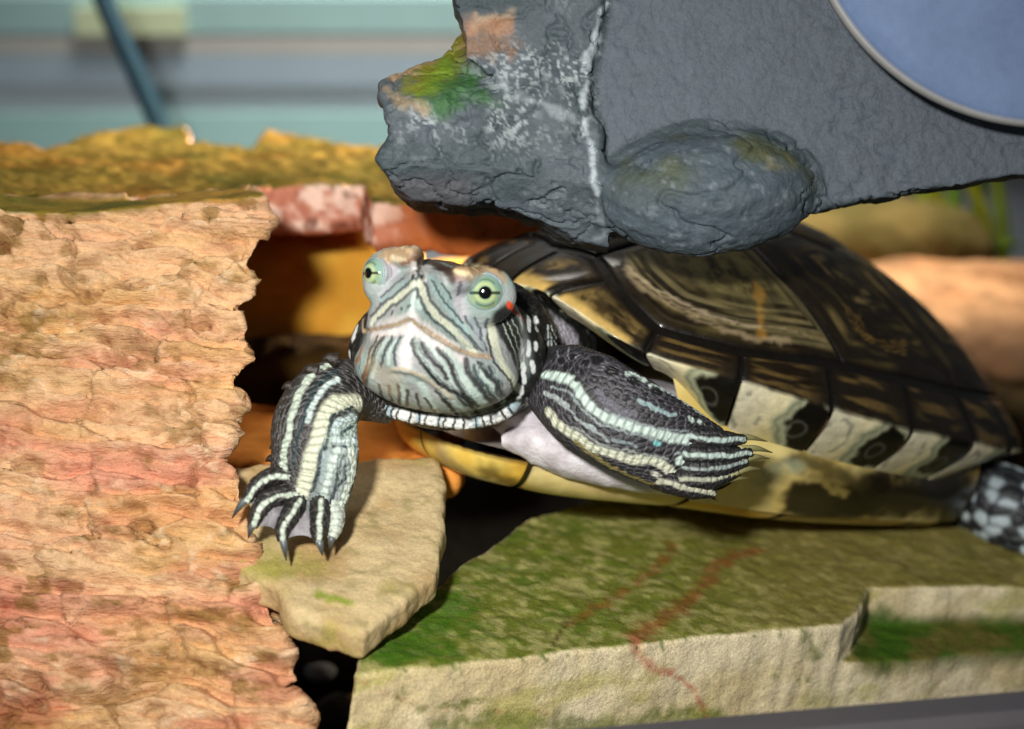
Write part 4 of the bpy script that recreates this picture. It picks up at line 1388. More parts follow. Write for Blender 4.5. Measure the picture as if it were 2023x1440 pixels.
# beak stripes
s_(hs([(556, 262), (548, 300), (540, 340)]), 13, lin(210, 208, 204), 0.6, 0.95)
s_(hs([(640, 262), (628, 300), (622, 345)]), 14, lin(210, 208, 204), 0.6, 0.95)
s_(hs([(596, 222), (588, 290), (576, 380)]), 5.5, INK, 0.6, 0.9, 0.008)
s_(hs([(545, 330), (552, 345)]), 7, INK, 0.6, 0.95, 0.0)
s_(hs([(608, 335), (604, 352)]), 7, INK, 0.6, 0.95, 0.0)
for pts, w_, cc_ in (
        ([(600, 400), (590, 470), (590, 530)], 10, MINT), ([(560, 400), (545, 470), (535, 530)], 8, MINT),
        ([(690, 330), (720, 400), (770, 470), (810, 560)], 9, lin(150, 172, 170)),
        ([(655, 330), (690, 420), (750, 500), (820, 590), (900, 690)], 12, lin(160, 186, 182)),
        ([(598, 372), (628, 468), (694, 566), (790, 656), (862, 736), (930, 796)], 15, CREAM),
        ([(556, 376), (516, 424), (436, 486), (358, 545), (298, 616)], 13, CREAM),
        ([(520, 350), (430, 425), (350, 480)], 9, lin(160, 180, 178)),
        ([(470, 330), (400, 400), (340, 450)], 8, LAV)):
    s_(hs(pts), w_, cc_, 0.5, 0.95, 0.012)
for pts, w_ in (([(575, 400), (606, 500), (668, 590), (740, 652), (800, 702), (818, 738)], 4.5), ([(622, 372), (662, 478), (732, 562), (832, 642), (900, 712), (946, 784)], 4.5),
                ([(668, 352), (720, 450), (790, 540), (860, 620)], 3.2), ([(730, 380), (790, 470)], 3), ([(562, 405), (482, 474), (402, 534), (330, 596)], 4.5), ([(528, 366), (440, 444), (352, 506), (290, 580)], 4.2),
                ([(500, 335), (420, 400), (350, 455)], 3), ([(585, 400), (575, 470)], 3), ([(420, 560), (430, 556)], 4), ([(470, 535), (480, 532)], 4), ([(640, 560), (650, 566)], 4), ([(690, 612), (700, 620)], 4), ([(520, 520), (528, 516)], 4),
                ([(905, 700), (960, 770), (985, 800)], 3.5), ([(870, 580), (925, 660), (985, 740), (1010, 790)], 3.5)):
    s_(hs(pts), w_, lin(64, 72, 76), 0.6, 0.85, 0.008)
# mouth
s_(hs([(300, 695), (450, 668), (535, 648), (640, 722), (760, 795), (870, 852)]), 17, lin(232, 222, 218), 0.8, 0.9, 0.02)
s_(hs([(a, b - 32) for a, b in mouth[1:-2]]), 13, lin(218, 210, 206), 0.8, 0.7, 0.02)
s_(hs(mouth), 8.5, lin(170, 144, 116), 0.6, 0.9, 0.01)
s_(hs([(245, 510), (240, 590), (246, 665)]), 7, lin(176, 158, 130), 0.7, 0.8, 0.02)
# chin
s_(hs([(508, 700), (505, 780), (500, 870)]), 19, lin(234, 228, 226), 0.7, 0.95, 0.02)
s_(hs([(490, 790), (500, 860)]), 26, lin(232, 226, 224), 0.8, 0.8, 0.02)
for pts, w_ in (([(560, 730), (600, 820), (660, 905), (720, 970), (800, 1040), (900, 1100)], 8), ([(650, 760), (720, 850), (770, 930), (820, 1010), (900, 1060), (960, 1150)], 9),
                ([(760, 800), (830, 880), (860, 960), (930, 1040), (1000, 1110)], 16), ([(440, 720), (400, 800), (395, 870)], 8), ([(390, 720), (340, 800), (320, 880), (300, 960)], 8),
                ([(330, 720), (300, 790), (275, 880)], 7), ([(960, 880), (1000, 960), (1060, 1040), (1110, 1100)], 12), ([(600, 1000), (640, 1090), (700, 1180)], 14), ([(480, 1010), (500, 1120)], 12), ([(730, 1040), (820, 1120), (900, 1190)], 10)):
    s_(hs(pts), w_, MINT if w_ > 7 else CREAM, 0.6, 0.85, 0.015)
for pts, w_, cc_ in (
        ([(545, 720), (562, 800), (622, 884), (684, 960), (764, 1020), (884, 1092), (952, 1180)], 5, INK), ([(600, 745), (650, 830), (716, 900), (760, 960)], 5, INK), ([(575, 740), (600, 790), (640, 840)], 3, GREY * 0.5),
        ([(700, 785), (770, 852), (800, 930), (830, 1005), (900, 1085), (960, 1140)], 6, INK), ([(880, 850), (900, 935), (962, 1012), (1010, 1082), (1085, 1142)], 8, INK),
        ([(470, 705), (430, 790), (440, 880)], 4.5, lin(70, 74, 84)), ([(420, 705), (372, 800), (352, 880)], 5, lin(60, 64, 72)), ([(372, 705), (312, 790), (290, 880), (256, 1000)], 5.5, lin(64, 58, 52)),
        ([(335, 705), (282, 800), (262, 900), (236, 960)], 4.5, lin(84, 66, 50)), ([(256, 900), (250, 1000), (275, 1065)], 6, lin(124, 78, 44)), ([(460, 1000), (470, 1120)], 5.5, lin(56, 46, 42)), ([(690, 1040), (760, 1110), (800, 1170)], 5, INK), ([(800, 1040), (880, 1130)], 5, INK), ([(620, 900), (700, 980), (780, 1050)], 4, INK),
        ([(520, 1040), (510, 1150)], 5, lin(56, 50, 46)), ([(570, 1060), (604, 1180)], 4.5, INK), ([(625, 1082), (686, 1180)], 4.5, INK), ([(735, 1092), (824, 1192)], 5, INK), ([(860, 1060), (934, 1172)], 5, INK),
        ([(340, 1000), (360, 1090)], 5, lin(66, 60, 56)), ([(400, 1010), (420, 1120)], 5, lin(66, 60, 56)), ([(200, 830), (196, 930), (220, 1000)], 5, lin(150, 92, 50)), ([(230, 780), (205, 860)], 9, lin(176, 110, 60)),
        ([(960, 862), (1004, 940), (1064, 984), (1104, 1060), (1172, 1104)], 6, INK), ([(930, 880), (940, 940), (985, 1000)], 5, lin(60, 74, 74)), ([(1020, 890), (1040, 930), (1020, 950), (1005, 915)], 6, lin(52, 60, 62)),
        ([(1080, 980), (1070, 1040), (1100, 1100)], 5, lin(60, 70, 70)), ([(1000, 1010), (1050, 1080), (1080, 1110)], 5, lin(50, 58, 58))):
    s_(hs(pts), w_, cc_, 0.55, 0.9, 0.012)
    if len(pts) > 2 and w_ < 6.5: s_(hs([(a + 19, b - 6) for a, b in pts[:-1]]), 2.0, lin(84, 92, 94), 0.6, 0.7, 0.012)
s_(hs([(300, 900), (360, 930), (420, 960), (400, 1040)]), 40, lin(196, 178, 140), 0.9, 0.4, 0.04)
s_(hs([(400, 905), (520, 915), (620, 955), (720, 1025), (800, 1090)]), 7, lin(196, 180, 152), 0.7, 0.8, 0.02)
# cheek behind the near eye
s_(hs([(1085, 590), (1140, 700), (1185, 830), (1210, 970), (1200, 1060)]), 34, INK, 0.4, 0.97, 0.02)
s_(hs([(1130, 560), (1180, 650), (1200, 760)]), 40, lin(36, 36, 34), 0.4, 0.95, 0.02)
s_(hs([(1030, 628), (1058, 740), (1092, 846), (1150, 944), (1192, 1024)]), 19, CREAM, 0.4, 0.98, 0.012)
s_(hs([(1000, 640), (1022, 742), (1052, 862), (1132, 952), (1182, 1044)]), 4, INK, 0.6, 0.9, 0.01)
for o_ in (0, 34, 66): s_(hs([(1095 + o_, 610 - o_ * 0.4), (1140 + o_, 700 - o_ * 0.2), (1180 + o_ * 0.8, 800), (1205 + o_ * 0.4, 900)]), 3.5, lin(180, 190, 172), 0.6, 0.8, 0.012)
for pts, w_, cc_ in (([(900, 590), (950, 680), (985, 760)], 9, lin(150, 160, 166)), ([(960, 600), (990, 650), (985, 720)], 8, lin(176, 184, 188)), ([(930, 590), (965, 660), (975, 720)], 4, lin(76, 84, 88)), ([(1010, 600), (1000, 640)], 5, lin(60, 64, 66))):
    s_(hs(pts), w_, cc_, 0.6, 0.85, 0.012)
s_(hs([(1142, 505), (1175, 540), (1235, 600)]), 11, lin(232, 84, 40), 0.4, 1.0, 0.008, (1.1, 0.5))
# neck beside the cheek: dark folds with rows of white scales
for y0, y1, x0, x1 in ((575, 645, 1220, 1345), (728, 762, 1222, 1340), (770, 800, 1222, 1300), (870, 985, 1232, 1262), (860, 920, 1290, 1330), (1085, 1120, 1205, 1250), (1020, 1060, 1215, 1240)):
    for xx in np.arange(x0, x1 + 1, 44):
        s_(hs([(xx, y0 + (xx - x0) * 0.18), (xx + 4, y1 + (xx - x0) * 0.18)]), 11, lin(226, 232, 228), 0.4, 0.95, 0.008)
for k in range(9):
    s_(hs([(1385 + 22 * (k % 3), 640 + 48 * (k // 3)), (1390 + 22 * (k % 3), 665 + 48 * (k // 3))]), 6.5, lin(206, 214, 212), 0.5, 0.9, 0.008)
s_(hs([(1455, 640), (1500, 680), (1540, 720)]), 46, lin(196, 192, 204), 0.7, 0.95, 0.04)
# lower neck: grey folds
for o_ in range(4): s_(hs([(1190 + 40 * o_, 1190 - 10 * o_), (1280 + 30 * o_, 1130 - 20 * o_), (1330 + 14 * o_, 1040 - 16 * o_)]), 7, lin(128, 124, 104) if o_ % 2 else lin(40, 38, 30), 0.6, 0.8, 0.015)
# collar scales
cpts = resample(hs(collar), 400)
s_(hs([(a, b) for a, b in collar]), 34, INK, 0.3, 0.95, 0.012)
seg = np.concatenate([[0], np.cumsum(np.linalg.norm(np.diff(cpts, axis=0), axis=1))])
at_ = 3.0
seps = []
wd = [22, 14, 13, 26, 15, 12, 24, 17, 15, 26, 12, 18, 16, 30, 13, 17, 24, 20, 15, 22, 18, 14, 22]
k = 0
while at_ < seg[-1] - 12:
    a_, b_ = at_ + 2.5, at_ + wd[k % len(wd)] - 2.5
    seq = cpts[(seg >= a_) & (seg <= b_)]
    if len(seq) > 1: s_([tuple(p_) for p_ in seq], 25 + 3 * math.sin(k * 2.3), WHT if wd[k % len(wd)] > 15 else lin(180, 200, 208), 0.3, 0.97, 0.012)
    seps.append(at_)
    at_ += wd[k % len(wd)]
    k += 1
for a_ in seps:
    i_ = min(int(np.searchsorted(seg, a_)), 398)
    tg = cpts[i_ + 1] - cpts[i_]
    tg = np.array([-tg[1], tg[0]]) / np.linalg.norm(tg)
    head.stroke([tuple(cpts[i_] - tg * 16), tuple(cpts[i_] + 3 * np.array([math.sin(a_), 0])), tuple(cpts[i_] + tg * 16)], 5.0, lin(24, 24, 26), 0.4, 0.95, 0.008)
# far side of the throat: black and white bands
for (a, b), cc_, w_ in (((((232, 545), (205, 640))), INK, 12), ((((205, 640), (165, 740))), WHT, 12), ((((160, 745), (130, 810))), INK, 16), (((130, 815), (118, 835)), WHT, 16), (((112, 850), (104, 870)), INK, 18), (((105, 885), (150, 890)), WHT, 10),
                        (((100, 915), (150, 915)), INK, 9), (((120, 960), (170, 1010)), WHT, 24), (((150, 940), (200, 1000)), INK, 4), (((130, 985), (200, 1040)), INK, 3)):
    s_(hs([a, b]), w_, cc_, 0.35, 0.97, 0.01)
head.C *= (0.80 + 0.20 * sst(0.0, 0.10, f2 - f1) * nk + 0.20 * (1 - nk))[:, None]
body = head

# ---- skin between neck, shell and plastron
fill = tube(P([1000, 1080, 1180, 1330, 1500], [770, 800, 840, 870, 890], [25.4, 25.6, 25.9, 26.8, 28]), [0.55, 0.8, 0.75, 0.8, 0.7], [0.6, 0.8, 1.0, 1.3, 1.2], 90, 90)
fill.displace(0.05 * fbm(fill.V * [2.5, 2.5, 2.5], 4, 3))
fill.C = mix(lin(206, 200, 206), lin(176, 170, 176), sst(-0.3, 0.4, fbm(fill.V * 2, 4, 9)))
body.add(fill)
ax = tube(P([1000, 1060, 1140, 1230, 1330], [868, 872, 902, 932, 966], [25.2, 25.1, 25.1, 25.2, 25.4]), [0.14, 0.32, 0.32, 0.25, 0.1], [0.3, 0.4, 0.4, 0.3, 0.2], 90, 60)
ax.displace(0.03 * fbm(ax.V * 3.5, 4, 13))
ax.C = mix(lin(226, 220, 224), lin(196, 186, 190), sst(-0.2, 0.4, fbm(ax.V * 3, 4, 19)))
body.add(ax)


def scales(m, size, seed, amp, mask=1.0, sq=1.0):
    uv = np.stack([m.u / size, m.v / (size * sq), m.u * 0], 1)
    f1, f2, cid = worley(uv, seed, 0.75)
    plate_ = sst(0.02, 0.28, f2 - f1)
    m.displace(amp * (plate_ + 0.5 * (0.6 - f1) * plate_) * mask)
    return plate_, cid


# ---- near foreleg, folded back along the shell
c3 = [(1076, 722, 24.75), (1108, 752, 24.3), (1160, 790, 23.95), (1240, 838, 23.8), (1330, 882, 23.85), (1412, 908, 24.0), (1470, 906, 24.15)]
arm = tube(np.array([P(*p_) for p_ in c3]), [0.30, 0.53, 0.64, 0.63, 0.56, 0.42, 0.14], [0.2, 0.36, 0.38, 0.34, 0.26, 0.18, 0.06], 420, 300, power=0.82)
pl1, cid = scales(arm, 0.105, 3, 0.011, sq=0.8)
arm.C = mix(lin(30, 29, 30), lin(50, 48, 50), cid)
arm.C = mix(lin(78, 76, 82), arm.C, pl1)
AX, AY, _ = proj(arm.V)


def az(X_, Y_): return 980 + X_ / 2.769, 560 + Y_ / 2.769


def as_(pts): return [az(*p_) for p_ in pts]


MI2 = lin(206, 224, 214)
# scattered blue grey scales between the stripes
rngp = np.random.default_rng(8)
for pts, w_, cc_ in (([(270, 500), (340, 510), (410, 530), (450, 590), (510, 670), (580, 720), (660, 755), (780, 790), (880, 820), (1000, 850), (1120, 862), (1240, 862), (1340, 858)], 15, MI2),
                     ([(265, 600), (330, 625), (390, 670)], 8, lin(170, 178, 176)),
                     ([(285, 700), (350, 780), (420, 830), (500, 885), (600, 920), (700, 955), (780, 965), (860, 970), (930, 1010), (1000, 1080), (1080, 1135), (1150, 1165)], 15, CREAM),
                     ([(1000, 970), (1080, 975), (1160, 970), (1260, 960), (1380, 955)], 13, MI2), ([(1000, 1065), (1080, 1085), (1160, 1075), (1260, 1050)], 10, lin(196, 210, 204)),
                     ([(720, 490), (760, 500), (815, 525)], 11, MI2), ([(845, 555), (880, 565), (925, 575)], 11, MI2), ([(945, 590), (1010, 615), (1090, 650), (1175, 685)], 9, MI2),
                     ([(780, 645), (830, 670), (880, 690), (980, 720)], 7, lin(150, 172, 172)), ([(640, 850), (760, 890)], 6, lin(120, 132, 134)), ([(500, 780), (540, 800)], 7, lin(170, 186, 184)),
                     ([(560, 590), (600, 640), (680, 690), (760, 720)], 12, lin(96, 94, 104)), ([(880, 870), (890, 880)], 9, lin(120, 190, 190)), ([(1060, 745), (1070, 750)], 9, MI2), ([(1105, 755), (1118, 760)], 9, MI2),
                     ([(1080, 905), (1200, 905), (1300, 895)], 4, lin(130, 150, 150)), ([(1040, 1020), (1140, 1020), (1240, 1000)], 4, lin(130, 150, 150)), ([(430, 870), (560, 960), (680, 1030), (800, 1080), (900, 1110)], 8, lin(130, 118, 74)),
                     ([(330, 640), (420, 720), (520, 800), (620, 860)], 5, lin(150, 158, 158)), ([(300, 560), (400, 600), (470, 690), (560, 760), (700, 810), (860, 850)], 4, lin(140, 150, 150)), ([(420, 780), (540, 860), (680, 910), (820, 935), (940, 960)], 4, lin(140, 146, 140)), ([(600, 690), (760, 760), (900, 790), (1050, 815), (1200, 825), (1330, 830)], 4, lin(130, 140, 142)), ([(980, 930), (1150, 935), (1350, 925)], 4, lin(150, 160, 158)), ([(860, 1040), (940, 1090), (1020, 1130)], 8, lin(204, 204, 190))):
    arm.stroke(as_(pts), w_ * 1.2, cc_, 0.35, 0.95, 0.018)
uu = arm.u / 0.088 + 0.25 * vnoise(np.stack([arm.v * 6, arm.u, arm.u * 0], 1), 4)
cut = 1 - sst(0.10, 0.24, np.abs(uu - np.round(uu)))
lum = sst(0.25, 0.5, arm.C.mean(1))
arm.C = mix(arm.C, arm.C * 0.45, cut * lum * 0.8)
arm.displace(0.005 * lum * (1 - cut))
# large dark plates near the elbow
for X_, Y_, r_ in ((545, 415, 36), (625, 470, 34), (750, 535, 34), (875, 590, 30), (480, 430, 22), (600, 600, 15), (660, 605, 16), (530, 520, 22), (410, 400, 24), (350, 420, 20), (640, 540, 20), (710, 620, 20), (440, 520, 16)):
    p_ = az(X_, Y_)
    arm.stroke([p_, (p_[0] + 3, p_[1] + 1.5)], r_ * 1.02, lin(120, 116, 126), 0.4, 0.5, 0.012)
    arm.stroke([p_, (p_[0] + 3, p_[1] + 1.5)], r_ * 0.80, lin(26, 25, 26), 0.25, 0.95, 0.012)
for a in ([(400, 350), (390, 390), (400, 410)], [(330, 370), (345, 400)], [(455, 390), (430, 410)]): arm.stroke(as_(a), 3.5, lin(150, 152, 156), 0.6, 0.7, 0.01)
body.add(arm)
for k, tp in enumerate(([(1370, 862, 23.72), (1420, 868, 23.72), (1470, 868, 23.85)], [(1370, 898, 23.66), (1425, 900, 23.70), (1482, 894, 23.85)], [(1370, 925, 23.66), (1420, 924, 23.70), (1474, 912, 23.85)],
                        [(1350, 946, 23.68), (1405, 946, 23.70), (1455, 932, 23.82)], [(1320, 952, 23.70), (1370, 966, 23.70), (1412, 974, 23.78)])):
    tp = [(tp[0][0] - 30, tp[0][1] - 4, tp[0][2] + 0.2)] + tp
    t_ = tube(np.array([P(*p_) for p_ in tp]), [0.10, 0.14, 0.125, 0.05], [0.08, 0.12, 0.11, 0.05], 110, 60)
    p_, cid = scales(t_, 0.085, 60 + k, 0.012)
    t_.C = mix(lin(64, 62, 64), mix(lin(26, 26, 26), lin(42, 40, 40), cid), p_)
    t_.stroke([(x_, y_ + 1) for x_, y_, _ in tp], (9, 10, 7, 8, 10)[k], (lin(186, 204, 196), lin(192, 210, 200), lin(160, 172, 166), lin(184, 186, 164), lin(196, 196, 172))[k], 0.4, 0.95, 0.018)
    cu = t_.u / 0.085
    t_.C = mix(t_.C, t_.C * 0.5, (1 - sst(0.08, 0.22, np.abs(cu - np.round(cu)))) * 0.7)
    body.add(t_)

# ---- far foreleg, reaching down on to the stones
c3 = [(770, 790, 24.4), (700, 772, 24.1), (648, 790, 23.7), (622, 840, 23.4), (622, 900, 23.25), (614, 950, 23.2), (598, 1000, 23.15), (590, 1030, 23.15)]
leg = tube(np.array([P(*p_) for p_ in c3]), [0.30, 0.38, 0.47, 0.52, 0.53, 0.51, 0.49, 0.30], [0.3, 0.36, 0.40, 0.36, 0.30, 0.24, 0.14, 0.06], 380, 260, power=0.88)
pl2, cid = scales(leg, 0.10, 13, 0.018, sq=0.8)
leg.C = mix(lin(46, 42, 38), lin(30, 30, 30), cid)
leg.C = mix(lin(96, 94, 92), leg.C, pl2)


def lz(X_, Y_): return 420 + X_ / 2.823, 640 + Y_ / 2.823


def ls(pts): return [lz(*p_) for p_ in pts]


DKT = lin(30, 52, 54)
for pts, w_, cc_ in (
        ([(690, 690), (760, 660), (800, 600)], 60, lin(170, 186, 176)), ([(700, 760), (690, 860), (660, 960)], 60, lin(150, 160, 156)), ([(620, 1000), (600, 1120), (560, 1180)], 60, lin(130, 138, 136)),
        ([(700, 205), (600, 245), (530, 310), (480, 400), (445, 500), (420, 620), (395, 740), (380, 850), (300, 880), (220, 915)], 11, lin(196, 208, 190)),
        ([(700, 260), (620, 300), (560, 370), (520, 470), (490, 580), (460, 700), (440, 800)], 8, DKT), ([(700, 310), (640, 340), (590, 400), (550, 460), (530, 540)], 10, lin(200, 216, 210)),
        ([(700, 350), (640, 390), (600, 440), (580, 500)], 6, lin(40, 40, 40)),
        ([(820, 440), (740, 430), (670, 450), (630, 510), (600, 580), (575, 660), (550, 740), (525, 830), (500, 910), (470, 990), (420, 1060), (385, 1130), (385, 1200)], 24, lin(216, 218, 192)),
        ([(780, 470), (710, 490), (670, 530), (650, 600), (630, 680), (600, 760), (570, 860), (545, 950)], 7, DKT),
        ([(800, 520), (730, 530), (690, 570), (690, 640), (740, 690)], 10, lin(190, 206, 204)), ([(780, 580), (730, 600), (720, 640)], 7, DKT),
        ([(800, 640), (740, 660), (680, 660)], 11, lin(200, 214, 210)), ([(770, 690), (700, 690), (670, 680)], 6, DKT),
        ([(700, 700), (670, 760), (650, 830), (625, 920), (605, 1010), (590, 1100), (590, 1200)], 13, lin(198, 212, 202)),
        ([(640, 720), (615, 800), (600, 880)], 8, lin(150, 164, 164)), ([(735, 740), (710, 800), (690, 880), (660, 980), (640, 1060)], 7, lin(50, 60, 62)), ([(770, 700), (790, 780), (775, 860), (750, 930), (715, 1010), (680, 1090)], 14, lin(206, 216, 200)),
        ([(760, 760), (730, 800), (740, 840), (710, 900)], 6, lin(40, 46, 48)), ([(440, 960), (350, 970), (270, 1010), (235, 1060), (215, 1130)], 11, lin(200, 212, 192)), ([(430, 1000), (340, 1010), (270, 1060)], 7, lin(50, 46, 44))):
    leg.stroke(ls(pts), w_ * 1.12, cc_, 0.4, 0.95, 0.022)
uu = leg.u / 0.085 + 0.25 * vnoise(np.stack([leg.v * 6, leg.u, leg.u * 0], 1), 9)
cut = 1 - sst(0.08, 0.22, np.abs(uu - np.round(uu)))
lum = sst(0.2, 0.5, leg.C.mean(1))
leg.C = mix(leg.C, leg.C * 0.55, cut * lum * 0.8)
leg.displace(0.007 * lum * (1 - cut))
body.add(leg)
# toes with webs, then claws
toes = [([(590, 945, 23.15), (545, 940, 23.05), (508, 958, 22.95), (485, 990, 22.9)], (458, 1024, 22.95)),
        ([(585, 975, 23.1), (535, 984, 22.95), (512, 1008, 22.85), (500, 1040, 22.82)], (490, 1064, 22.88)),
        ([(592, 985, 23.1), (575, 1015, 22.9), (560, 1042, 22.8), (557, 1068, 22.75)], (566, 1108, 22.78)),
        ([(632, 985, 23.1), (632, 1020, 22.95), (629, 1050, 22.85), (630, 1072, 22.8)], (637, 1098, 22.82)),
        ([(655, 990, 23.15), (662, 1020, 23.1), (660, 1045, 23.05), (656, 1062, 23.0)], (652, 1086, 23.0))]
for k, (tp, cl) in enumerate(toes):
    q_ = np.array([P(*p_) for p_ in tp])
    t_ = tube(q_, [0.13, 0.115, 0.095, 0.05], [0.13, 0.11, 0.09, 0.04], 110, 60)
    p_, cid = scales(t_, 0.10, 40 + k, 0.012)
    t_.C = mix(lin(70, 66, 62), mix(lin(30, 29, 28), lin(44, 42, 40), cid), p_)
    t_.stroke([(x_ + 1, y_ + 1) for x_, y_, _ in tp], 9, lin(206, 216, 198), 0.4, 0.95, 0.015)
    if k == 4: t_.C = mix(t_.C, lin(206, 214, 200), np.full(len(t_.V), 0.75))
    cu = t_.u / 0.085
    t_.C = mix(t_.C, t_.C * 0.55, (1 - sst(0.08, 0.22, np.abs(cu - np.round(cu)))) * 0.7)
    body.add(t_)
for (a, b) in ((0, 1), (1, 2), (2, 3)):
    n_ = 24
    pa = resample([P(*p_) for p_ in toes[a][0][:4]], n_)
    pb = resample([P(*p_) for p_ in toes[b][0][:4]], n_)
    w_ = np.linspace(0, 1, 16)[None, :, None]
    V = pa[:, None] * (1 - w_) + pb[:, None] * w_
    sag = np.sin(np.pi * w_[..., 0])
    t01 = np.linspace(0, 1, n_)[:, None]
    V = V - (sag * t01 ** 2 * 0.14)[..., None] * (pa[-1] - pa[0] + pb[-1] - pb[0])[None, None] / 2 + (sag * 0.05)[..., None] * FW
    for off_, fl_ in ((0, 1), (0.03, -1)):
        wb = NM((V + FW * off_).reshape(-1, 3), grid_faces(n_, 16)[:, ::fl_])
        wb.C = mix(lin(150, 144, 148), lin(110, 106, 108), sst(-0.3, 0.3, fbm(wb.V * 5, 3, 7)))
        body.add(wb)
# fringe of pointed scales on the outer edge of the foreleg
for (x_, y_) in ((560, 762), (572, 784), (556, 800), (545, 828), (540, 852), (536, 880), (528, 905), (600, 728), (640, 706)):
    b0 = P(x_ + 26, y_ + 6, 23.45)
    sp = tube([b0, P(x_ + 8, y_ + 1, 23.42), P(x_ - 4, y_ + 6, 23.42)], [0.10, 0.06, 0.008], [0.06, 0.04, 0.006], 14, 14)
    sp.C[:] = lin(40, 32, 24)
    body.add(sp)
# hind leg and tail
hl = tube(np.array([P(*p_) for p_ in ((1820, 940, 30.6), (1900, 965, 29.8), (1985, 1000, 29.2), (2060, 1070, 29.0), (2120, 1150, 29.0))]), [0.45, 0.55, 0.62, 0.55, 0.5], [0.4, 0.5, 0.5, 0.4, 0.3], 160, 120)
p_, cid = scales(hl, 0.2, 23, 0.03)
hl.C = mix(lin(70, 74, 78), mix(lin(34, 36, 38), lin(190, 204, 210), sst(0.45, 0.6, cid)), p_)
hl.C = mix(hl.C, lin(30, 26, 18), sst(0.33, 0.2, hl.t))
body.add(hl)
tl = tube(np.array([P(*p_) for p_ in ((1790, 1010, 31.0), (1880, 1030, 30.6), (1960, 1052, 30.3), (2030, 1095, 30.2), (2080, 1150, 30.2))]), [0.45, 0.36, 0.28, 0.2, 0.1], [0.3, 0.28, 0.24, 0.16, 0.1], 90, 50)
tl.C = mix(lin(96, 78, 58), lin(60, 48, 34), sst(-0.3, 0.3, fbm(tl.V * 2, 3, 5)))
body.add(tl)
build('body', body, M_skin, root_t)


# ---- claws
def claw(b, tip, r, bend, c0, c1, parent):
    b, tip = np.asarray(b), np.asarray(tip)
    mid = (b + tip) / 2 + bend
    m = tube([b, mid, tip], [r, r * 0.75, 0.006], [r * 0.9, r * 0.7, 0.006], 26, 18)
    m.C = mix(np.asarray(c0), np.asarray(c1), m.t)
    build('claw', m, M_claw, parent)


for tp, cl in toes: claw(P(*tp[-2]) * 0.35 + P(*tp[-1]) * 0.65, P(*cl), 0.058, -FW * 0.03 + UP * 0.02, lin(120, 128, 128), lin(28, 26, 26), root_t)
for a, b in (((1440, 866, 23.8), (1516, 872, 24.1)), ((1460, 888, 23.8), (1526, 894, 24.1)), ((1462, 910, 23.8), (1520, 906, 24.1)), ((1440, 938, 23.75), (1506, 926, 24.0)), ((1405, 960, 23.75), (1482, 944, 23.95)), ((1372, 972, 23.75), (1418, 990, 23.95))):
    claw(P(*a), P(*b), 0.055, UP * 0.035, lin(190, 184, 128), lin(84, 72, 34), root_t)


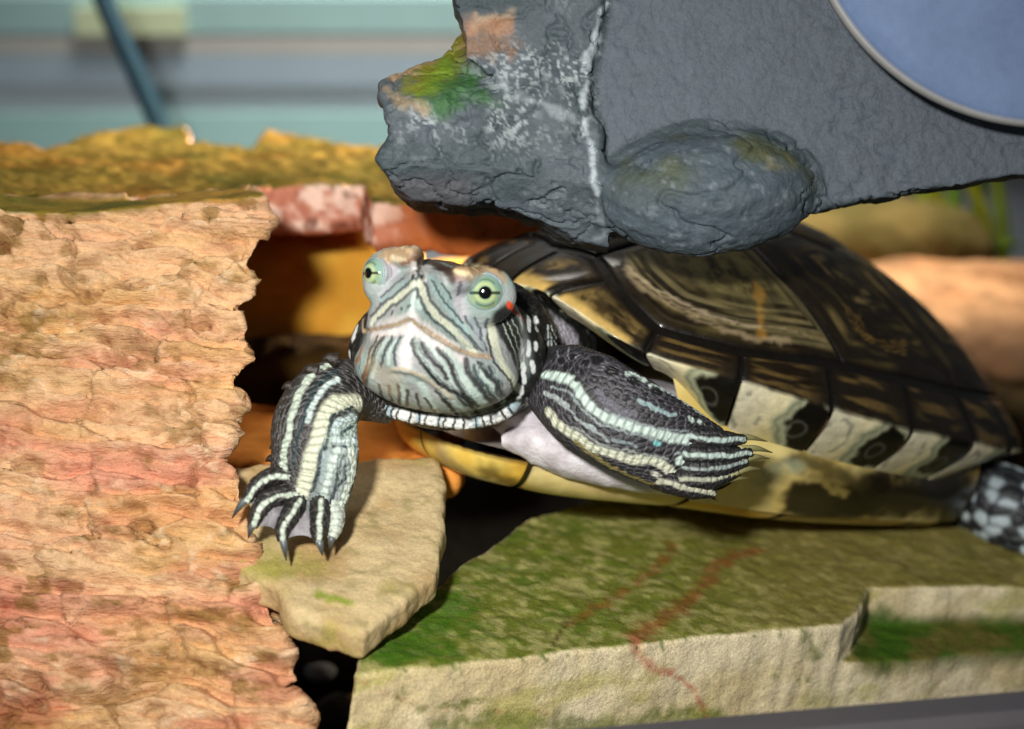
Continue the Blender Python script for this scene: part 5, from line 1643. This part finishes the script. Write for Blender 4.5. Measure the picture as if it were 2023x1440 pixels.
# ---- eyes
def eye(px, py, r, D, gaze, label):
    n1, n2 = 70, 120
    g = np.asarray(gaze, float)
    g /= np.linalg.norm(g)
    c = P(px, py, D)
    e1 = np.cross(UP, g); e1 /= np.linalg.norm(e1)
    e2 = np.cross(g, e1)
    rr = r * D / F
    ps = np.linspace(0, math.radians(115), n1)
    ph_ = np.linspace(0, 2 * np.pi, n2, endpoint=False)
    A_, B_ = np.meshgrid(ps, ph_, indexing='ij')
    V = c + rr * (np.cos(A_)[..., None] * g + (np.sin(A_) * np.cos(B_))[..., None] * e1 + (np.sin(A_) * np.sin(B_))[..., None] * e2)
    m = NM(V.reshape(-1, 3), grid_faces(n1, n2, True))
    if m.normals()[n2 * 10] @ g < 0: m.Q = m.Q[:, ::-1]
    a = np.sin(A_).ravel()
    h_ = (np.sin(A_) * np.cos(B_)).ravel()
    v_ = (np.sin(A_) * np.sin(B_)).ravel()
    q = np.stack([a * 6, np.cos(B_).ravel() * 2, np.sin(B_).ravel() * 2], 1)
    c_ = mix(lin(156, 174, 132), lin(132, 166, 150), sst(-0.3, 0.4, fbm(q, 3, 4)))
    c_ = mix(c_, lin(192, 204, 138), 0.8 * np.exp(-((a - 0.42) / 0.08) ** 2))
    c_ = mix(c_, lin(70, 96, 76), 0.7 * np.exp(-((a - 0.62) / 0.05) ** 2) * (np.abs(h_) < 0.45))
    c_ = mix(c_, lin(34, 44, 30), 0.9 * sst(0.10, 0.05, np.abs(v_ + 0.01)) * (a < 0.72) * sst(0.2, 0.3, a))
    c_ = mix(c_, lin(150, 176, 172), sst(0.74, 0.80, a))
    c_ = mix(c_, lin(4, 4, 5), sst(0.32, 0.285, a))
    m.C = c_
    o_ = build('eye', m, M_eye, root_t)
    o_['label'] = label
    return c, rr, g, e1, e2


def lid(info, k0, k1, cols):
    c, rr, g, e1, e2 = info
    n1, n2 = 40, 140
    A_, B_ = np.meshgrid(np.radians(np.linspace(k0, k1, n1)), np.linspace(0, 2 * np.pi, n2, endpoint=False), indexing='ij')
    t01 = np.linspace(0, 1, n1)[:, None]
    R = rr * (1.015 + 0.03 * np.sin(np.pi * np.clip(t01 * 1.4, 0, 1)) + 0.04 * np.sin(t01 * 18) * (1 - t01))
    V = c + R[..., None] * (np.cos(A_)[..., None] * g + (np.sin(A_) * np.cos(B_))[..., None] * e1 + (np.sin(A_) * np.sin(B_))[..., None] * e2)
    m = NM(V.reshape(-1, 3), grid_faces(n1, n2, True))
    if m.normals()[n2 * 10] @ g < 0: m.Q = m.Q[:, ::-1]
    T_ = np.repeat(t01.ravel(), n2)
    v_ = np.sin(B_).ravel()
    col = mix(lin(160, 182, 176), lin(168, 166, 174), sst(0.1, 0.45, T_))
    col = mix(col, lin(160, 154, 156), sst(0.6, 0.9, T_))
    col = mix(col, lin(112, 118, 124), 0.55 * np.exp(-((T_ - 0.36) / 0.07) ** 2))
    col = mix(col, lin(80, 88, 92), 0.6 * sst(0.08, 0.0, T_))
    m.C = mix(col, lin(168, 140, 116), sst(0.3, 0.9, v_) * sst(0.3, 0.7, T_))
    o_ = build('eyelid', m, M_skin, root_t)


to_cam = -FW
i1 = eye(957, 578, 42, 23.15, to_cam + 0.05 * RX - 0.04 * UP, 'pale green near eye with round black pupil')
lid(i1, 56, 86, None)
i2 = eye(752, 541, 35, 23.20, to_cam - 0.95 * RX + 0.02 * UP, 'pale green far eye seen at an angle')
lid(i2, 54, 88, None)
